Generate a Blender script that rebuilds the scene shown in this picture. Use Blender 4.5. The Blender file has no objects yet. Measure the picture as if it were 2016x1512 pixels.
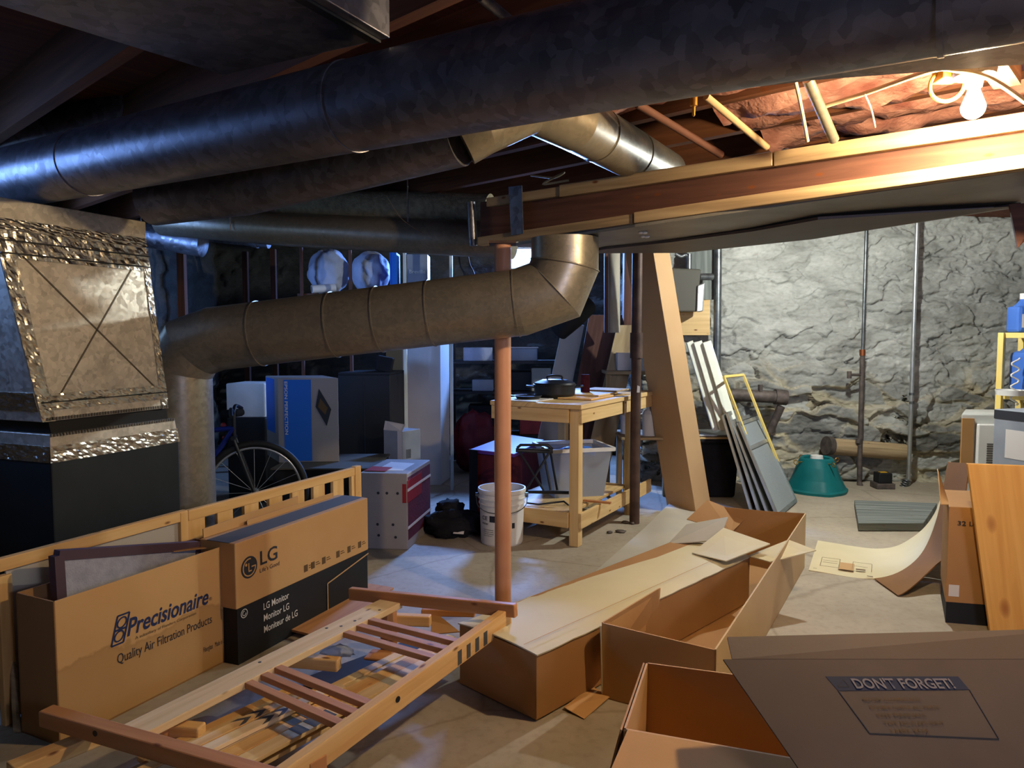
import bpy, math, random
from mathutils import Vector as V, noise, Matrix
random.seed(7)
sc = bpy.context.scene
COL = sc.collection
FPX, CX, CY, H = 1456.0, 1008.0, 756.0, 1.35
PITCH = math.atan(96/FPX)
FW = V((0, math.cos(PITCH), -math.sin(PITCH))); UP = V((0, math.sin(PITCH), math.cos(PITCH)))
EYE = V((0, 0, H))
def ray(x, y): return FW + V(((x-CX)/FPX, 0, 0)) + UP*((CY-y)/FPX)
def P(x, y, d):                      # the place at distance d into the room seen at photo position x, y
    r = ray(x, y); return EYE + r*(d/r.y)
def F(x, y, z=0.0):                  # the place at height z
    r = ray(x, y); return EYE + r*((z-H)/r.z)
Z = V((0, 0, 1))

# ------------------------------------------------------------------ materials
def lin(h):
    h = h.lstrip('#'); o = []
    for i in (0, 2, 4):
        c = int(h[i:i+2], 16)/255
        o.append(c/12.92 if c <= .04045 else ((c+.055)/1.055)**2.4)
    return (*o, 1)
def newmat(name):
    m = bpy.data.materials.new(name); m.use_nodes = True
    nt = m.node_tree; b = nt.nodes['Principled BSDF']; return m, nt, b
def N(nt, t, **kw):
    n = nt.nodes.new(t)
    for k, v in kw.items():
        if k.startswith('i_'): n.inputs[k[2:].replace('_', ' ')].default_value = v
        else: setattr(n, k, v)
    return n
def ramp(nt, fac, stops):
    r = nt.nodes.new('ShaderNodeValToRGB'); e = r.color_ramp.elements
    while len(e) < len(stops): e.new(.5)
    for el, (p, c) in zip(e, stops): el.position = p; el.color = lin(c) if isinstance(c, str) else c
    nt.links.new(fac, r.inputs[0]); return r
def bump(nt, b, fac, s, dist=.01):
    n = N(nt, 'ShaderNodeBump'); n.inputs['Strength'].default_value = s; n.inputs['Distance'].default_value = dist
    nt.links.new(fac, n.inputs['Height']); nt.links.new(n.outputs[0], b.inputs['Normal'])
def coords(nt, kind='Object', scale=(1, 1, 1), rnd=False):
    tc = N(nt, 'ShaderNodeTexCoord'); mp = N(nt, 'ShaderNodeMapping'); mp.inputs['Scale'].default_value = scale
    nt.links.new(tc.outputs[kind], mp.inputs[0])
    if rnd:
        oi = N(nt, 'ShaderNodeObjectInfo'); mu = N(nt, 'ShaderNodeMath', operation='MULTIPLY'); mu.inputs[1].default_value = 37.0
        nt.links.new(oi.outputs['Random'], mu.inputs[0]); cb = N(nt, 'ShaderNodeCombineXYZ')
        for i in range(3): nt.links.new(mu.outputs[0], cb.inputs[i])
        nt.links.new(cb.outputs[0], mp.inputs['Location'])
    return mp.outputs[0]
def noisy(name, c1, c2, scale=6, rough=.8, metal=0, bs=.1, detail=5, sc3=(1, 1, 1), spec=.3, bscale=None):
    m, nt, b = newmat(name); co = coords(nt, 'Object', sc3)
    n = N(nt, 'ShaderNodeTexNoise'); n.inputs['Scale'].default_value = scale; n.inputs['Detail'].default_value = detail
    nt.links.new(co, n.inputs['Vector'])
    r = ramp(nt, n.outputs[0], [(.3, c1), (.7, c2)]); nt.links.new(r.outputs[0], b.inputs['Base Color'])
    b.inputs['Roughness'].default_value = rough; b.inputs['Metallic'].default_value = metal
    b.inputs['Specular IOR Level'].default_value = spec
    if bs:
        n2 = N(nt, 'ShaderNodeTexNoise'); n2.inputs['Scale'].default_value = bscale or scale*6; n2.inputs['Detail'].default_value = 6
        nt.links.new(co, n2.inputs['Vector']); bump(nt, b, n2.outputs[0], bs)
    return m
def plain(name, c, rough=.6, metal=0, spec=.4): return noisy(name, c, c, 5, rough, metal, 0, spec=spec)
def woodmat(name, c1, c2, c3, rough=.55, knots='#6b3a17', kn=.05):
    m, nt, b = newmat(name)
    co = coords(nt, 'UV', (1.6, 26, 1), True)
    n = N(nt, 'ShaderNodeTexNoise'); n.inputs['Scale'].default_value = 1.0; n.inputs['Detail'].default_value = 7; n.inputs['Distortion'].default_value = .6
    nt.links.new(co, n.inputs['Vector'])
    r = ramp(nt, n.outputs[0], [(.25, c1), (.5, c2), (.75, c3)])
    co2 = coords(nt, 'UV', (5.2, 13, 1) if kn < .08 else (3.4, 6.2, 1), True)
    vo = N(nt, 'ShaderNodeTexVoronoi'); vo.inputs['Scale'].default_value = 1.0; nt.links.new(co2, vo.inputs['Vector'])
    kr = ramp(nt, vo.outputs['Distance'], [(0, (1, 1, 1, 1)), (kn, (.9, .9, .9, 1)), (kn*2.2, (0, 0, 0, 1))])
    mx = N(nt, 'ShaderNodeMix', data_type='RGBA'); nt.links.new(kr.outputs[0], mx.inputs[0])
    nt.links.new(r.outputs[0], mx.inputs[6]); mx.inputs[7].default_value = lin(knots)
    nt.links.new(mx.outputs[2], b.inputs['Base Color']); b.inputs['Roughness'].default_value = rough
    b.inputs['Specular IOR Level'].default_value = .3
    bump(nt, b, n.outputs[0], .08, .004); return m
def galv(name, c1, c2, rough=.42, metal=.85, scale=38, bs=.04, rv=.13):
    m, nt, b = newmat(name); co = coords(nt)
    vo = N(nt, 'ShaderNodeTexVoronoi'); vo.inputs['Scale'].default_value = scale; vo.inputs['Randomness'].default_value = 1
    nz = N(nt, 'ShaderNodeTexNoise'); nz.inputs['Scale'].default_value = 9; nz.inputs['Detail'].default_value = 8
    nt.links.new(co, nz.inputs['Vector'])
    av = N(nt, 'ShaderNodeMix', data_type='VECTOR'); av.inputs[0].default_value = .06
    nt.links.new(co, av.inputs[4]); nt.links.new(nz.outputs['Color'], av.inputs[5]); nt.links.new(av.outputs[1], vo.inputs['Vector'])
    bw = N(nt, 'ShaderNodeSeparateColor'); nt.links.new(vo.outputs['Color'], bw.inputs[0])
    ad = N(nt, 'ShaderNodeMath', operation='MULTIPLY_ADD'); ad.inputs[1].default_value = .45
    nt.links.new(bw.outputs[0], ad.inputs[0]); nt.links.new(nz.outputs[0], ad.inputs[2])
    r = ramp(nt, ad.outputs[0], [(.4, c1), (1, c2)]); nt.links.new(r.outputs[0], b.inputs['Base Color'])
    mr = N(nt, 'ShaderNodeMapRange'); mr.inputs['To Min'].default_value = rough-rv; mr.inputs['To Max'].default_value = rough+rv
    nt.links.new(bw.outputs[1], mr.inputs[0]); nt.links.new(mr.outputs[0], b.inputs['Roughness'])
    b.inputs['Metallic'].default_value = metal; bump(nt, b, nz.outputs[0], bs); return m
def emis(name, c, s):
    m, nt, b = newmat(name); b.inputs['Base Color'].default_value = (0, 0, 0, 1)
    b.inputs['Emission Color'].default_value = c; b.inputs['Emission Strength'].default_value = s
    return m
def cardmat(name, c1, c2, stain=False):
    m, nt, b = newmat(name); co = coords(nt, 'Object', (1, 1, 1), True)
    n = N(nt, 'ShaderNodeTexNoise'); n.inputs['Scale'].default_value = 3; n.inputs['Detail'].default_value = 6; nt.links.new(co, n.inputs['Vector'])
    r = ramp(nt, n.outputs[0], [(.3, c1), (.7, c2)])
    nt.links.new(r.outputs[0], b.inputs['Base Color'])
    b.inputs['Roughness'].default_value = .75; b.inputs['Specular IOR Level'].default_value = .25
    cu = coords(nt, 'Object', (30, 30, 30)); w = N(nt, 'ShaderNodeTexNoise'); w.inputs['Scale'].default_value = 3; nt.links.new(cu, w.inputs['Vector'])
    bump(nt, b, w.outputs[0], .05, .005)
    if stain:
        tc = N(nt, 'ShaderNodeTexCoord'); sp = N(nt, 'ShaderNodeSeparateXYZ'); nt.links.new(tc.outputs['Object'], sp.inputs[0])
        nn = N(nt, 'ShaderNodeTexNoise'); nn.inputs['Scale'].default_value = 9; nn.inputs['Detail'].default_value = 6; nt.links.new(tc.outputs['Object'], nn.inputs['Vector'])
        ma = N(nt, 'ShaderNodeMath', operation='MULTIPLY_ADD'); ma.inputs[1].default_value = .16; nt.links.new(nn.outputs[0], ma.inputs[0]); nt.links.new(sp.outputs[2], ma.inputs[2])
        sr = ramp(nt, ma.outputs[0], [(.31, (.62, .56, .5, 1)), (.322, (.5, .42, .34, 1)), (.332, (1, 1, 1, 1))])
        mx = N(nt, 'ShaderNodeMix', data_type='RGBA', blend_type='MULTIPLY'); mx.inputs[0].default_value = .55
        nt.links.new(r.outputs[0], mx.inputs[6]); nt.links.new(sr.outputs[0], mx.inputs[7]); nt.links.new(mx.outputs[2], b.inputs['Base Color'])
    return m

M = {}
M['card'] = cardmat('cardboard', '#b58a58', '#bf9764')
M['card2'] = cardmat('cardboard_brown', '#9c7245', '#a87e50')
M['cardstain'] = cardmat('cardboard_stained', '#bf9560', '#c79f69', True)
M['cardpale'] = cardmat('cardboard_pale', '#c9bd98', '#d2c7a4')
M['cardgrey'] = cardmat('cardboard_grey', '#a8a193', '#b5ad9d')
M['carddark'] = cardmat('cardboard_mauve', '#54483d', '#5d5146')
M['cardmute'] = cardmat('cardboard_grey_shaded', '#8b8583', '#979190')  # greyed card: shade on the back-left cartons is put into the colour
M['cardunder'] = cardmat('cardboard_brown_shaded', '#7d5833', '#88623b')  # brown underside of the bent sheet's flap, its shade added to the colour
M['cardlean'] = cardmat('cardboard_tan', '#a88660', '#b08f69')
M['cardtall'] = cardmat('cardboard_cream', '#bfa57c', '#c8b089')
M['cardwhite'] = cardmat('cardboard_white', '#c3c0bd', '#d0cdc9')
M['pine'] = woodmat('pine', '#c99453', '#d9ab6a', '#e6c286')
M['pinedark'] = woodmat('pine_red', '#a66e40', '#b87f4e', '#c68f5d')
M['pineor'] = woodmat('pine_orange', '#d59a4c', '#e0a858', '#eab768', knots='#8f4218', kn=.1)
M['oldwood'] = woodmat('old_wood', '#7d6a50', '#a08a68', '#b9a580', .8)
M['darkwood'] = woodmat('dark_wood', '#432a22', '#54372d', '#66463a', .8)
M['joist'] = woodmat('joist_wood', '#4a2c1c', '#5f3a24', '#74492e', .85)
M['subfloor'] = woodmat('subfloor_wood', '#4d2716', '#5e301b', '#703c23', .85)
M['benchwood'] = woodmat('bench_wood', '#b99560', '#cbaa74', '#d8ba86')
M['palepine'] = woodmat('pale_pine', '#d2b27c', '#dfc291', '#ead2a6')
M['greywood'] = woodmat('grey_wood', '#4d524f', '#6d736f', '#868b86', .85)
M['galv'] = galv('galvanised', '#5f6066', '#8b8c92')
M['galvd'] = galv('galvanised_dark', '#5c5c64', '#80808a', .38, .75, 40, .02, .04)
M['flue'] = galv('galvanised_dull', '#7b7568', '#8d8677', .36, .55, 70, .012, .05)
M['galvp'] = galv('galvanised_plenum', '#a8a194', '#d0c9bb', .45, .6, 60, .03, .1)
M['foil'] = noisy('foil_tape', '#b9b3a8', '#e4dfd4', 20, .22, 1, .35, bscale=28)
M['crease'] = plain('crease_metal', '#5d574c', .5, .5)
M['rectduct'] = noisy('sheet_metal_painted', '#77756f', '#8f8d86', 5, .45, .35, .05)
M['ductbrown'] = noisy('brown_sheet_metal', '#4b423d', '#574d47', 5, .5, .3, .05)
M['black'] = plain('black_paint', '#15171a', .45)
M['furn'] = noisy('furnace_black', '#1b2023', '#22282c', 6, .5, .2, .03)
M['blackcard'] = noisy('black_print', '#17181c', '#1d1f23', 8, .6, 0, .02)
M['ink'] = plain('dark_ink', '#23262f', .7)
M['inkblue'] = plain('blue_ink', '#1c2a52', .7)
M['inkfaint'] = plain('faint_ink', '#77716f', .7)
M['inknavy'] = plain('navy_ink', '#20283c', .7)
M['inkbrown'] = plain('brown_ink', '#5a4326', .8)
M['inkwhite'] = plain('white_ink', '#d6d3cc', .7)
M['kraftline'] = plain('kraft_line', '#b99363', .7)
M['white'] = noisy('white_plastic', '#cfcdc8', '#dbd9d4', 5, .45, 0, .02)
M['whitepaint'] = noisy('white_painted_wood', '#c6cabd', '#d9dccf', 5, .5, 0, .05)
M['pole'] = noisy('pole_paint', '#c08560', '#d09a76', 4, .5, .0, .05)
M['brownpost'] = noisy('brown_post', '#3a2a23', '#57433a', 10, .6, .2, .1)
M['pipe'] = noisy('steel_pipe', '#54585a', '#7d8284', 15, .4, .8, .1)
M['rust'] = noisy('rusty_pipe', '#4b4340', '#6c625c', 20, .65, .5, .2)
M['copper'] = plain('copper', '#a0613f', .4, .9)
M['teal'] = noisy('teal_plastic', '#0c5c5f', '#106c6f', 4, .4, 0, .02)
M['blueplastic'] = noisy('blue_plastic', '#3a63b5', '#4a76c8', 4, .4, 0, .02)
M['epson'] = plain('blue_print', '#1c66c4', .45)
M['red'] = plain('red_print', '#8c1f24', .5)
M['yellow'] = noisy('yellow_shelf', '#d9bf6b', '#e6cd7d', 4, .5, 0, .05)
M['purple'] = noisy('purple_lid', '#5c2f8a', '#6a3a9a', 4, .45, 0, .02)
M['maroon'] = noisy('maroon_cloth', '#4c1420', '#5f1a28', 12, .8, 0, .2)
M['cloth'] = noisy('white_bag', '#9ca3b5', '#b7bece', 8, .6, 0, .3)
M['blackcloth'] = noisy('black_cloth', '#0c0d11', '#17181e', 12, .85, 0, .3)
M['foam'] = noisy('white_foam', '#c9c9c4', '#d6d6d2', 8, .7, 0, .1)
M['screen'] = noisy('screen_mesh', '#8b9397', '#a0a8ab', 160, .5, .3, .2)
M['alu'] = noisy('aluminium', '#a9adae', '#c4c8c8', 10, .35, .8, .04)
M['filter'] = noisy('filter_fabric', '#8e8f9a', '#a5a5ae', 30, .85, 0, .3)
M['filtframe'] = plain('filter_frame', '#4a3540', .6)
M['rubber'] = plain('rubber', '#0e0f11', .7)
M['bluemetal'] = plain('blue_bike_paint', '#1c2c7a', .3, .3)
M['pinkins'] = noisy('pink_insulation', '#7d4a40', '#b98a7c', 9, .95, 0, .8, bscale=40)
M['porcelain'] = plain('porcelain', '#d8cdb5', .3)
M['cable'] = plain('cable_sheath', '#b9a988', .6)
M['cablebk'] = plain('cable_dark', '#3a2a22', .6)
M['yellowbox'] = plain('yellow_box', '#c79a2a', .5)
M['brass'] = plain('brass', '#b58f4a', .3, .9)
M['bluewhite'] = noisy('ac_casing', '#b9bab5', '#c7c8c3', 6, .5, 0, .02)
M['grille'] = plain('grille_dark', '#4f4a44', .7)
M['greybox'] = noisy('grey_print', '#7d838d', '#949aa3', 5, .5, 0, .02)
M['label'] = plain('paper_label', '#cfcac6', .6)
M['tagdark'] = plain('tag_dark', '#4c4a42', .7)
def glassy(name, c, alpha_rough=.35, trans=.85):
    m, nt, b = newmat(name); b.inputs['Base Color'].default_value = lin(c); b.inputs['Transmission Weight'].default_value = trans
    b.inputs['Roughness'].default_value = alpha_rough; b.inputs['IOR'].default_value = 1.1; return m
M['tote'] = glassy('translucent_plastic', '#cdd6e2', .4, .6)
m, nt, b = newmat('window_glass'); tr = N(nt, 'ShaderNodeBsdfTransparent'); ms = N(nt, 'ShaderNodeMixShader'); ms.inputs[0].default_value = .08
b.inputs['Roughness'].default_value = .05; nt.links.new(tr.outputs[0], ms.inputs[1]); nt.links.new(b.outputs[0], ms.inputs[2]); nt.links.new(ms.outputs[0], nt.nodes['Material Output'].inputs[0]); M['glass'] = m
M['bulbw'] = emis('bulb_glow_warm', (1, .73, .42, 1), 1450)
M['bulbc'] = emis('bulb_glow_cool', (.95, 1, .95, 1), 3000)

# concrete floor
m, nt, b = newmat('concrete'); co = coords(nt)
n1 = N(nt, 'ShaderNodeTexNoise'); n1.inputs['Scale'].default_value = 1.6; n1.inputs['Detail'].default_value = 9; n1.inputs['Roughness'].default_value = .65
n2 = N(nt, 'ShaderNodeTexNoise'); n2.inputs['Scale'].default_value = 28; n2.inputs['Detail'].default_value = 8
for n in (n1, n2): nt.links.new(co, n.inputs['Vector'])
r1 = ramp(nt, n1.outputs[0], [(.3, '#8c816f'), (.5, '#9f9482'), (.72, '#aea391')])
vo = N(nt, 'ShaderNodeTexVoronoi', feature='DISTANCE_TO_EDGE'); vo.inputs['Scale'].default_value = .75
wv = N(nt, 'ShaderNodeMix', data_type='VECTOR'); wv.inputs[0].default_value = .12
nt.links.new(co, wv.inputs[4]); nt.links.new(n1.outputs['Color'], wv.inputs[5]); nt.links.new(wv.outputs[1], vo.inputs['Vector'])
cr = ramp(nt, vo.outputs['Distance'], [(0, (.5, .46, .42, 1)), (.004, (.75, .72, .7, 1)), (.008, (1, 1, 1, 1))])
mx = N(nt, 'ShaderNodeMix', data_type='RGBA', blend_type='MULTIPLY'); mx.inputs[0].default_value = .5
nt.links.new(r1.outputs[0], mx.inputs[6]); nt.links.new(cr.outputs[0], mx.inputs[7])
r2 = ramp(nt, n2.outputs[0], [(.3, (.78, .76, .74, 1)), (.5, (1, 1, 1, 1))])
mx2 = N(nt, 'ShaderNodeMix', data_type='RGBA', blend_type='MULTIPLY'); mx2.inputs[0].default_value = .6
nt.links.new(mx.outputs[2], mx2.inputs[6]); nt.links.new(r2.outputs[0], mx2.inputs[7]); nt.links.new(mx2.outputs[2], b.inputs['Base Color'])
b.inputs['Roughness'].default_value = .7; bump(nt, b, n2.outputs[0], .12, .01); M['floor'] = m
# stone wall, mortar smeared over rubble
def stonemat(name, cols, bs=.5):
    m, nt, b = newmat(name); co = coords(nt, 'Object', (1, 1, 1.9))
    n1 = N(nt, 'ShaderNodeTexNoise'); n1.inputs['Scale'].default_value = 2.6; n1.inputs['Detail'].default_value = 10; n1.inputs['Distortion'].default_value = .8
    n2 = N(nt, 'ShaderNodeTexNoise'); n2.inputs['Scale'].default_value = 22; n2.inputs['Detail'].default_value = 9
    for n in (n1, n2): nt.links.new(co, n.inputs['Vector'])
    at = N(nt, 'ShaderNodeAttribute', attribute_name='stone')
    ad = N(nt, 'ShaderNodeMath', operation='MULTIPLY_ADD'); ad.inputs[1].default_value = .55; nt.links.new(n1.outputs[0], ad.inputs[0]); nt.links.new(at.outputs['Fac'], ad.inputs[2])
    r = ramp(nt, ad.outputs[0], cols)
    r2 = ramp(nt, n2.outputs[0], [(.25, (.7, .7, .68, 1)), (.55, (1, 1, 1, 1))])
    mx = N(nt, 'ShaderNodeMix', data_type='RGBA', blend_type='MULTIPLY'); mx.inputs[0].default_value = .7
    nt.links.new(r.outputs[0], mx.inputs[6]); nt.links.new(r2.outputs[0], mx.inputs[7]); nt.links.new(mx.outputs[2], b.inputs['Base Color'])
    am = N(nt, 'ShaderNodeAttribute', attribute_name='mortar'); mm = N(nt, 'ShaderNodeMix', data_type='RGBA')
    nt.links.new(am.outputs['Fac'], mm.inputs[0]); nt.links.new(mx.outputs[2], mm.inputs[6]); mm.inputs[7].default_value = lin('#b5ab8f'); nt.links.new(mm.outputs[2], b.inputs['Base Color'])
    b.inputs['Roughness'].default_value = .9; b.inputs['Specular IOR Level'].default_value = .2
    bump(nt, b, n2.outputs[0], bs, .02); return m
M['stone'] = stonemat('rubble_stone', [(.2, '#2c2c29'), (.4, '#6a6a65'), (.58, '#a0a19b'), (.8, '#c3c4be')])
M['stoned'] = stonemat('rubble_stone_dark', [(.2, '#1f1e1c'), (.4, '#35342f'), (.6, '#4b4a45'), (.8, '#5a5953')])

# ------------------------------------------------------------------ mesh builder
class MB:
    def __init__(s): s.v = []; s.f = []; s.ax = []; s.sm = []
    def _add(s, vs, fs, axis=V((1, 0, 0)), smooth=False):
        o = len(s.v); s.v += [V(p) for p in vs]
        for f in fs: s.f.append([i+o for i in f]); s.ax.append(axis); s.sm.append(smooth)
        return s
    def hexa(s, b, t, axis=None):        # bottom quad, top quad, same winding
        vs = [V(p) for p in b]+[V(p) for p in t]
        if axis is None:
            es = [vs[1]-vs[0], vs[3]-vs[0], vs[4]-vs[0]]; axis = max(es, key=lambda e: e.length)
        c = sum(vs, V())/8; fs = [(0, 1, 2, 3), (4, 5, 6, 7), (0, 1, 5, 4), (1, 2, 6, 5), (2, 3, 7, 6), (3, 0, 4, 7)]
        out = []
        for f in fs:
            n = (vs[f[1]]-vs[f[0]]).cross(vs[f[2]]-vs[f[0]]); fc = sum((vs[i] for i in f), V())/4
            out.append(f if n.dot(fc-c) > 0 else f[::-1])
        return s._add(vs, out, V(axis).normalized())
    def box(s, o, a, b, c):              # corner and three edge vectors
        o, a, b, c = map(V, (o, a, b, c)); q = [o, o+a, o+a+b, o+b]
        return s.hexa(q, [p+c for p in q])
    def cbox(s, c, sx, sy, sz):          # centred on c in x and y, standing on c.z
        c = V(c); return s.box(c-V((sx/2, sy/2, 0)), (sx, 0, 0), (0, sy, 0), (0, 0, sz))
    def bar(s, p0, p1, w, h, up=Z):
        p0, p1, up = V(p0), V(p1), V(up); d = (p1-p0).normalized()
        side = d.cross(up)
        if side.length < 1e-4: side = d.cross(V((1, 0, 0)))
        side.normalize(); u2 = side.cross(d).normalized()
        q = [p0-side*w/2-u2*h/2, p0+side*w/2-u2*h/2, p0+side*w/2+u2*h/2, p0-side*w/2+u2*h/2]
        return s.hexa(q, [p+(p1-p0) for p in q], d)
    def panel(s, poly, t, axis=None):    # a flat sheet, thickness t behind its face
        vs = [V(p) for p in poly]; n = len(vs)
        nn = V()
        for i in range(n): nn += (vs[i]-vs[0]).cross(vs[(i+1) % n]-vs[0])
        nn.normalize(); back = [p-nn*t for p in vs]
        fs = [tuple(range(n)), tuple(range(2*n-1, n-1, -1))]+[(i, i+n, (i+1) % n+n, (i+1) % n) for i in range(n)]
        return s._add(vs+back, fs, V(axis).normalized() if axis else (vs[1]-vs[0]).normalized())
    def prism(s, poly, z0, z1):
        n = len(poly); vs = [V((p[0], p[1], z0)) for p in poly]+[V((p[0], p[1], z1)) for p in poly]
        a = sum(poly[i][0]*poly[(i+1) % n][1]-poly[(i+1) % n][0]*poly[i][1] for i in range(n))
        fs = [tuple(range(n-1, -1, -1)), tuple(range(n, 2*n))]+[(i, (i+1) % n, (i+1) % n+n, i+n) for i in range(n)]
        if a < 0: fs = [f[::-1] for f in fs]
        return s._add(vs, fs)
    def tube(s, pts, r, seg=32, caps=True, join=False, r1=None):
        pts = [V(p) for p in pts]; n = len(pts)
        dirs = [(pts[i+1]-pts[i]).normalized() for i in range(n-1)]
        a = dirs[0].cross(Z)
        if a.length < 1e-3: a = dirs[0].cross(V((1, 0, 0)))
        a.normalize(); b2 = dirs[0].cross(a)
        ring = [pts[0]+(a*math.cos(2*math.pi*k/seg)+b2*math.sin(2*math.pi*k/seg))*r for k in range(seg)]
        rings = [ring]
        for i in range(1, n):
            d = dirs[i-1]; mm = (d+dirs[i]).normalized() if i < n-1 else d
            new = []
            for p in rings[-1]:
                t = (pts[i]-p).dot(mm)/max(d.dot(mm), .05); new.append(p+d*t)
            if r1 is not None and n == 2: new = [pts[1]+(p-pts[1])*(r1/r) for p in new]
            rings.append(new)
        if join:
            vs = [p for rg in rings for p in rg]; fs = []
            for i in range(n-1):
                for k in range(seg): k2 = (k+1) % seg; fs.append((i*seg+k, i*seg+k2, (i+1)*seg+k2, (i+1)*seg+k))
            s._add(vs, fs, dirs[0], True)
        else:
            for i in range(n-1):
                fs = [(k, (k+1) % seg, seg+(k+1) % seg, seg+k) for k in range(seg)]
                s._add(rings[i]+rings[i+1], fs, dirs[i], True)
        if caps:
            s._add(rings[0], [tuple(range(seg-1, -1, -1))]); s._add(rings[-1], [tuple(range(seg))])
        return s
    def cyl(s, p0, p1, r, seg=24, r1=None): return s.tube([p0, p1], r, seg, True, False, r1)
    def lathe(s, c, prof, seg=40, axis=Z, closed=False):
        c = V(c); axis = V(axis).normalized(); a = axis.cross(V((1, 0, 0)))
        if a.length < 1e-3: a = axis.cross(V((0, 1, 0)))
        a.normalize(); b2 = axis.cross(a); n = len(prof)
        for j in range(n-1):
            vs = []
            for (r, z) in (prof[j], prof[j+1]):
                vs += [c+axis*z+(a*math.cos(2*math.pi*k/seg)+b2*math.sin(2*math.pi*k/seg))*max(r, 1e-4) for k in range(seg)]
            s._add(vs, [(k, (k+1) % seg, seg+(k+1) % seg, seg+k) for k in range(seg)], axis, True)
        return s
    def ball(s, c, rx, ry=None, rz=None, seg=24, rough=0, fr=3.0, seed=0):
        ry = ry or rx; rz = rz or rx; c = V(c); nr = seg//2; vs = []
        for i in range(nr+1):
            th = math.pi*i/nr
            for k in range(seg):
                ph = 2*math.pi*k/seg; p = V((math.sin(th)*math.cos(ph), math.sin(th)*math.sin(ph), math.cos(th)))
                q = 1+rough*noise.fractal(p*fr+V((seed, seed*2, 0)), 1, 2, 4) if rough else 1
                vs.append(c+V((p.x*rx*q, p.y*ry*q, p.z*rz*q)))
        fs = [(i*seg+k, (i+1)*seg+k, (i+1)*seg+(k+1) % seg, i*seg+(k+1) % seg) for i in range(nr) for k in range(seg)]
        return s._add(vs, fs, V((1, 0, 0)), True)
    def sheet(s, rows, t=.004, smooth=True):   # grid of points given a thickness
        nr, nc = len(rows), len(rows[0]); vs = [V(p) for r in rows for p in r]
        nrm = []
        for i in range(nr):
            for j in range(nc):
                i0, i1, j0, j1 = max(i-1, 0), min(i+1, nr-1), max(j-1, 0), min(j+1, nc-1)
                nn = (vs[i1*nc+j]-vs[i0*nc+j]).cross(vs[i*nc+j1]-vs[i*nc+j0]); nrm.append(nn.normalized())
        bk = [p-n*t for p, n in zip(vs, nrm)]; o = nr*nc
        fs = []
        for i in range(nr-1):
            for j in range(nc-1):
                q = (i*nc+j, (i+1)*nc+j, (i+1)*nc+j+1, i*nc+j+1); fs.append(q); fs.append(tuple(x+o for x in q[::-1]))
        s._add(vs+bk, fs, V((1, 0, 0)), smooth)
        bd = [j for j in range(nc)]+[i*nc+nc-1 for i in range(1, nr)]+[(nr-1)*nc+j for j in range(nc-2, -1, -1)]+[i*nc for i in range(nr-2, 0, -1)]
        al = vs+bk; L = len(bd)
        for k in range(L):
            a, b2 = bd[k], bd[(k+1) % L]; s._add([al[a], al[b2], al[b2+o], al[a+o]], [(0, 1, 2, 3)])
        return s
    def torus(s, c, R, r, axis=Z, seg=64, ss=10):
        c = V(c); axis = V(axis).normalized(); a = axis.cross(Z)
        if a.length < 1e-3: a = V((1, 0, 0))
        a.normalize(); b2 = axis.cross(a); vs = []
        for i in range(seg):
            u = 2*math.pi*i/seg; o = a*math.cos(u)+b2*math.sin(u)
            for k in range(ss):
                w = 2*math.pi*k/ss; vs.append(c+o*(R+r*math.cos(w))+axis*(r*math.sin(w)))
        fs = [(i*ss+k, ((i+1) % seg)*ss+k, ((i+1) % seg)*ss+(k+1) % ss, i*ss+(k+1) % ss) for i in range(seg) for k in range(ss)]
        return s._add(vs, fs, V((1, 0, 0)), True)
    def build(s, name, mat, parent=None, bevel=0, origin=None):
        o = wpos(parent) if parent is not None else (V(origin) if origin is not None else base(s.v))
        me = bpy.data.meshes.new(name); me.from_pydata([p-o for p in s.v], [], s.f); me.materials.append(mat if not isinstance(mat, str) else M[mat])
        uv = me.uv_layers.new(name='UVMap')
        for pl, ax, sm in zip(me.polygons, s.ax, s.sm):
            pl.use_smooth = sm
            b2 = ax.cross(Z)
            if b2.length < 1e-3: b2 = ax.cross(V((1, 0, 0)))
            b2.normalize(); c2 = ax.cross(b2)
            for li in pl.loop_indices:
                p = me.vertices[me.loops[li].vertex_index].co; uv.data[li].uv = (p.dot(ax), p.dot(b2)+p.dot(c2)*1.01)
        ob = bpy.data.objects.new(name, me); COL.objects.link(ob)
        if parent is not None: ob.parent = parent
        else: ob.location = o
        if bevel:
            bm = ob.modifiers.new('bevel', 'BEVEL'); bm.width = bevel; bm.segments = 2; bm.limit_method = 'ANGLE'; bm.angle_limit = math.radians(40)
        return ob
def base(vs):
    return V(((min(p.x for p in vs)+max(p.x for p in vs))/2, (min(p.y for p in vs)+max(p.y for p in vs))/2, min(p.z for p in vs)))
def wpos(o):
    p = V()
    while o is not None: p += o.location; o = o.parent
    return p
def T(name, label, cat, loc, group=None):
    o = bpy.data.objects.new(name, None); COL.objects.link(o); o.location = V(loc); o.empty_display_size = .05
    o['label'] = label; o['category'] = cat
    if group: o['group'] = group
    return o
def tag(o, label, cat, group=None, kind=None):
    o['label'] = label; o['category'] = cat
    if group: o['group'] = group
    if kind: o['kind'] = kind
    return o
def struct(o): o['kind'] = 'structure'; return o
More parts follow.
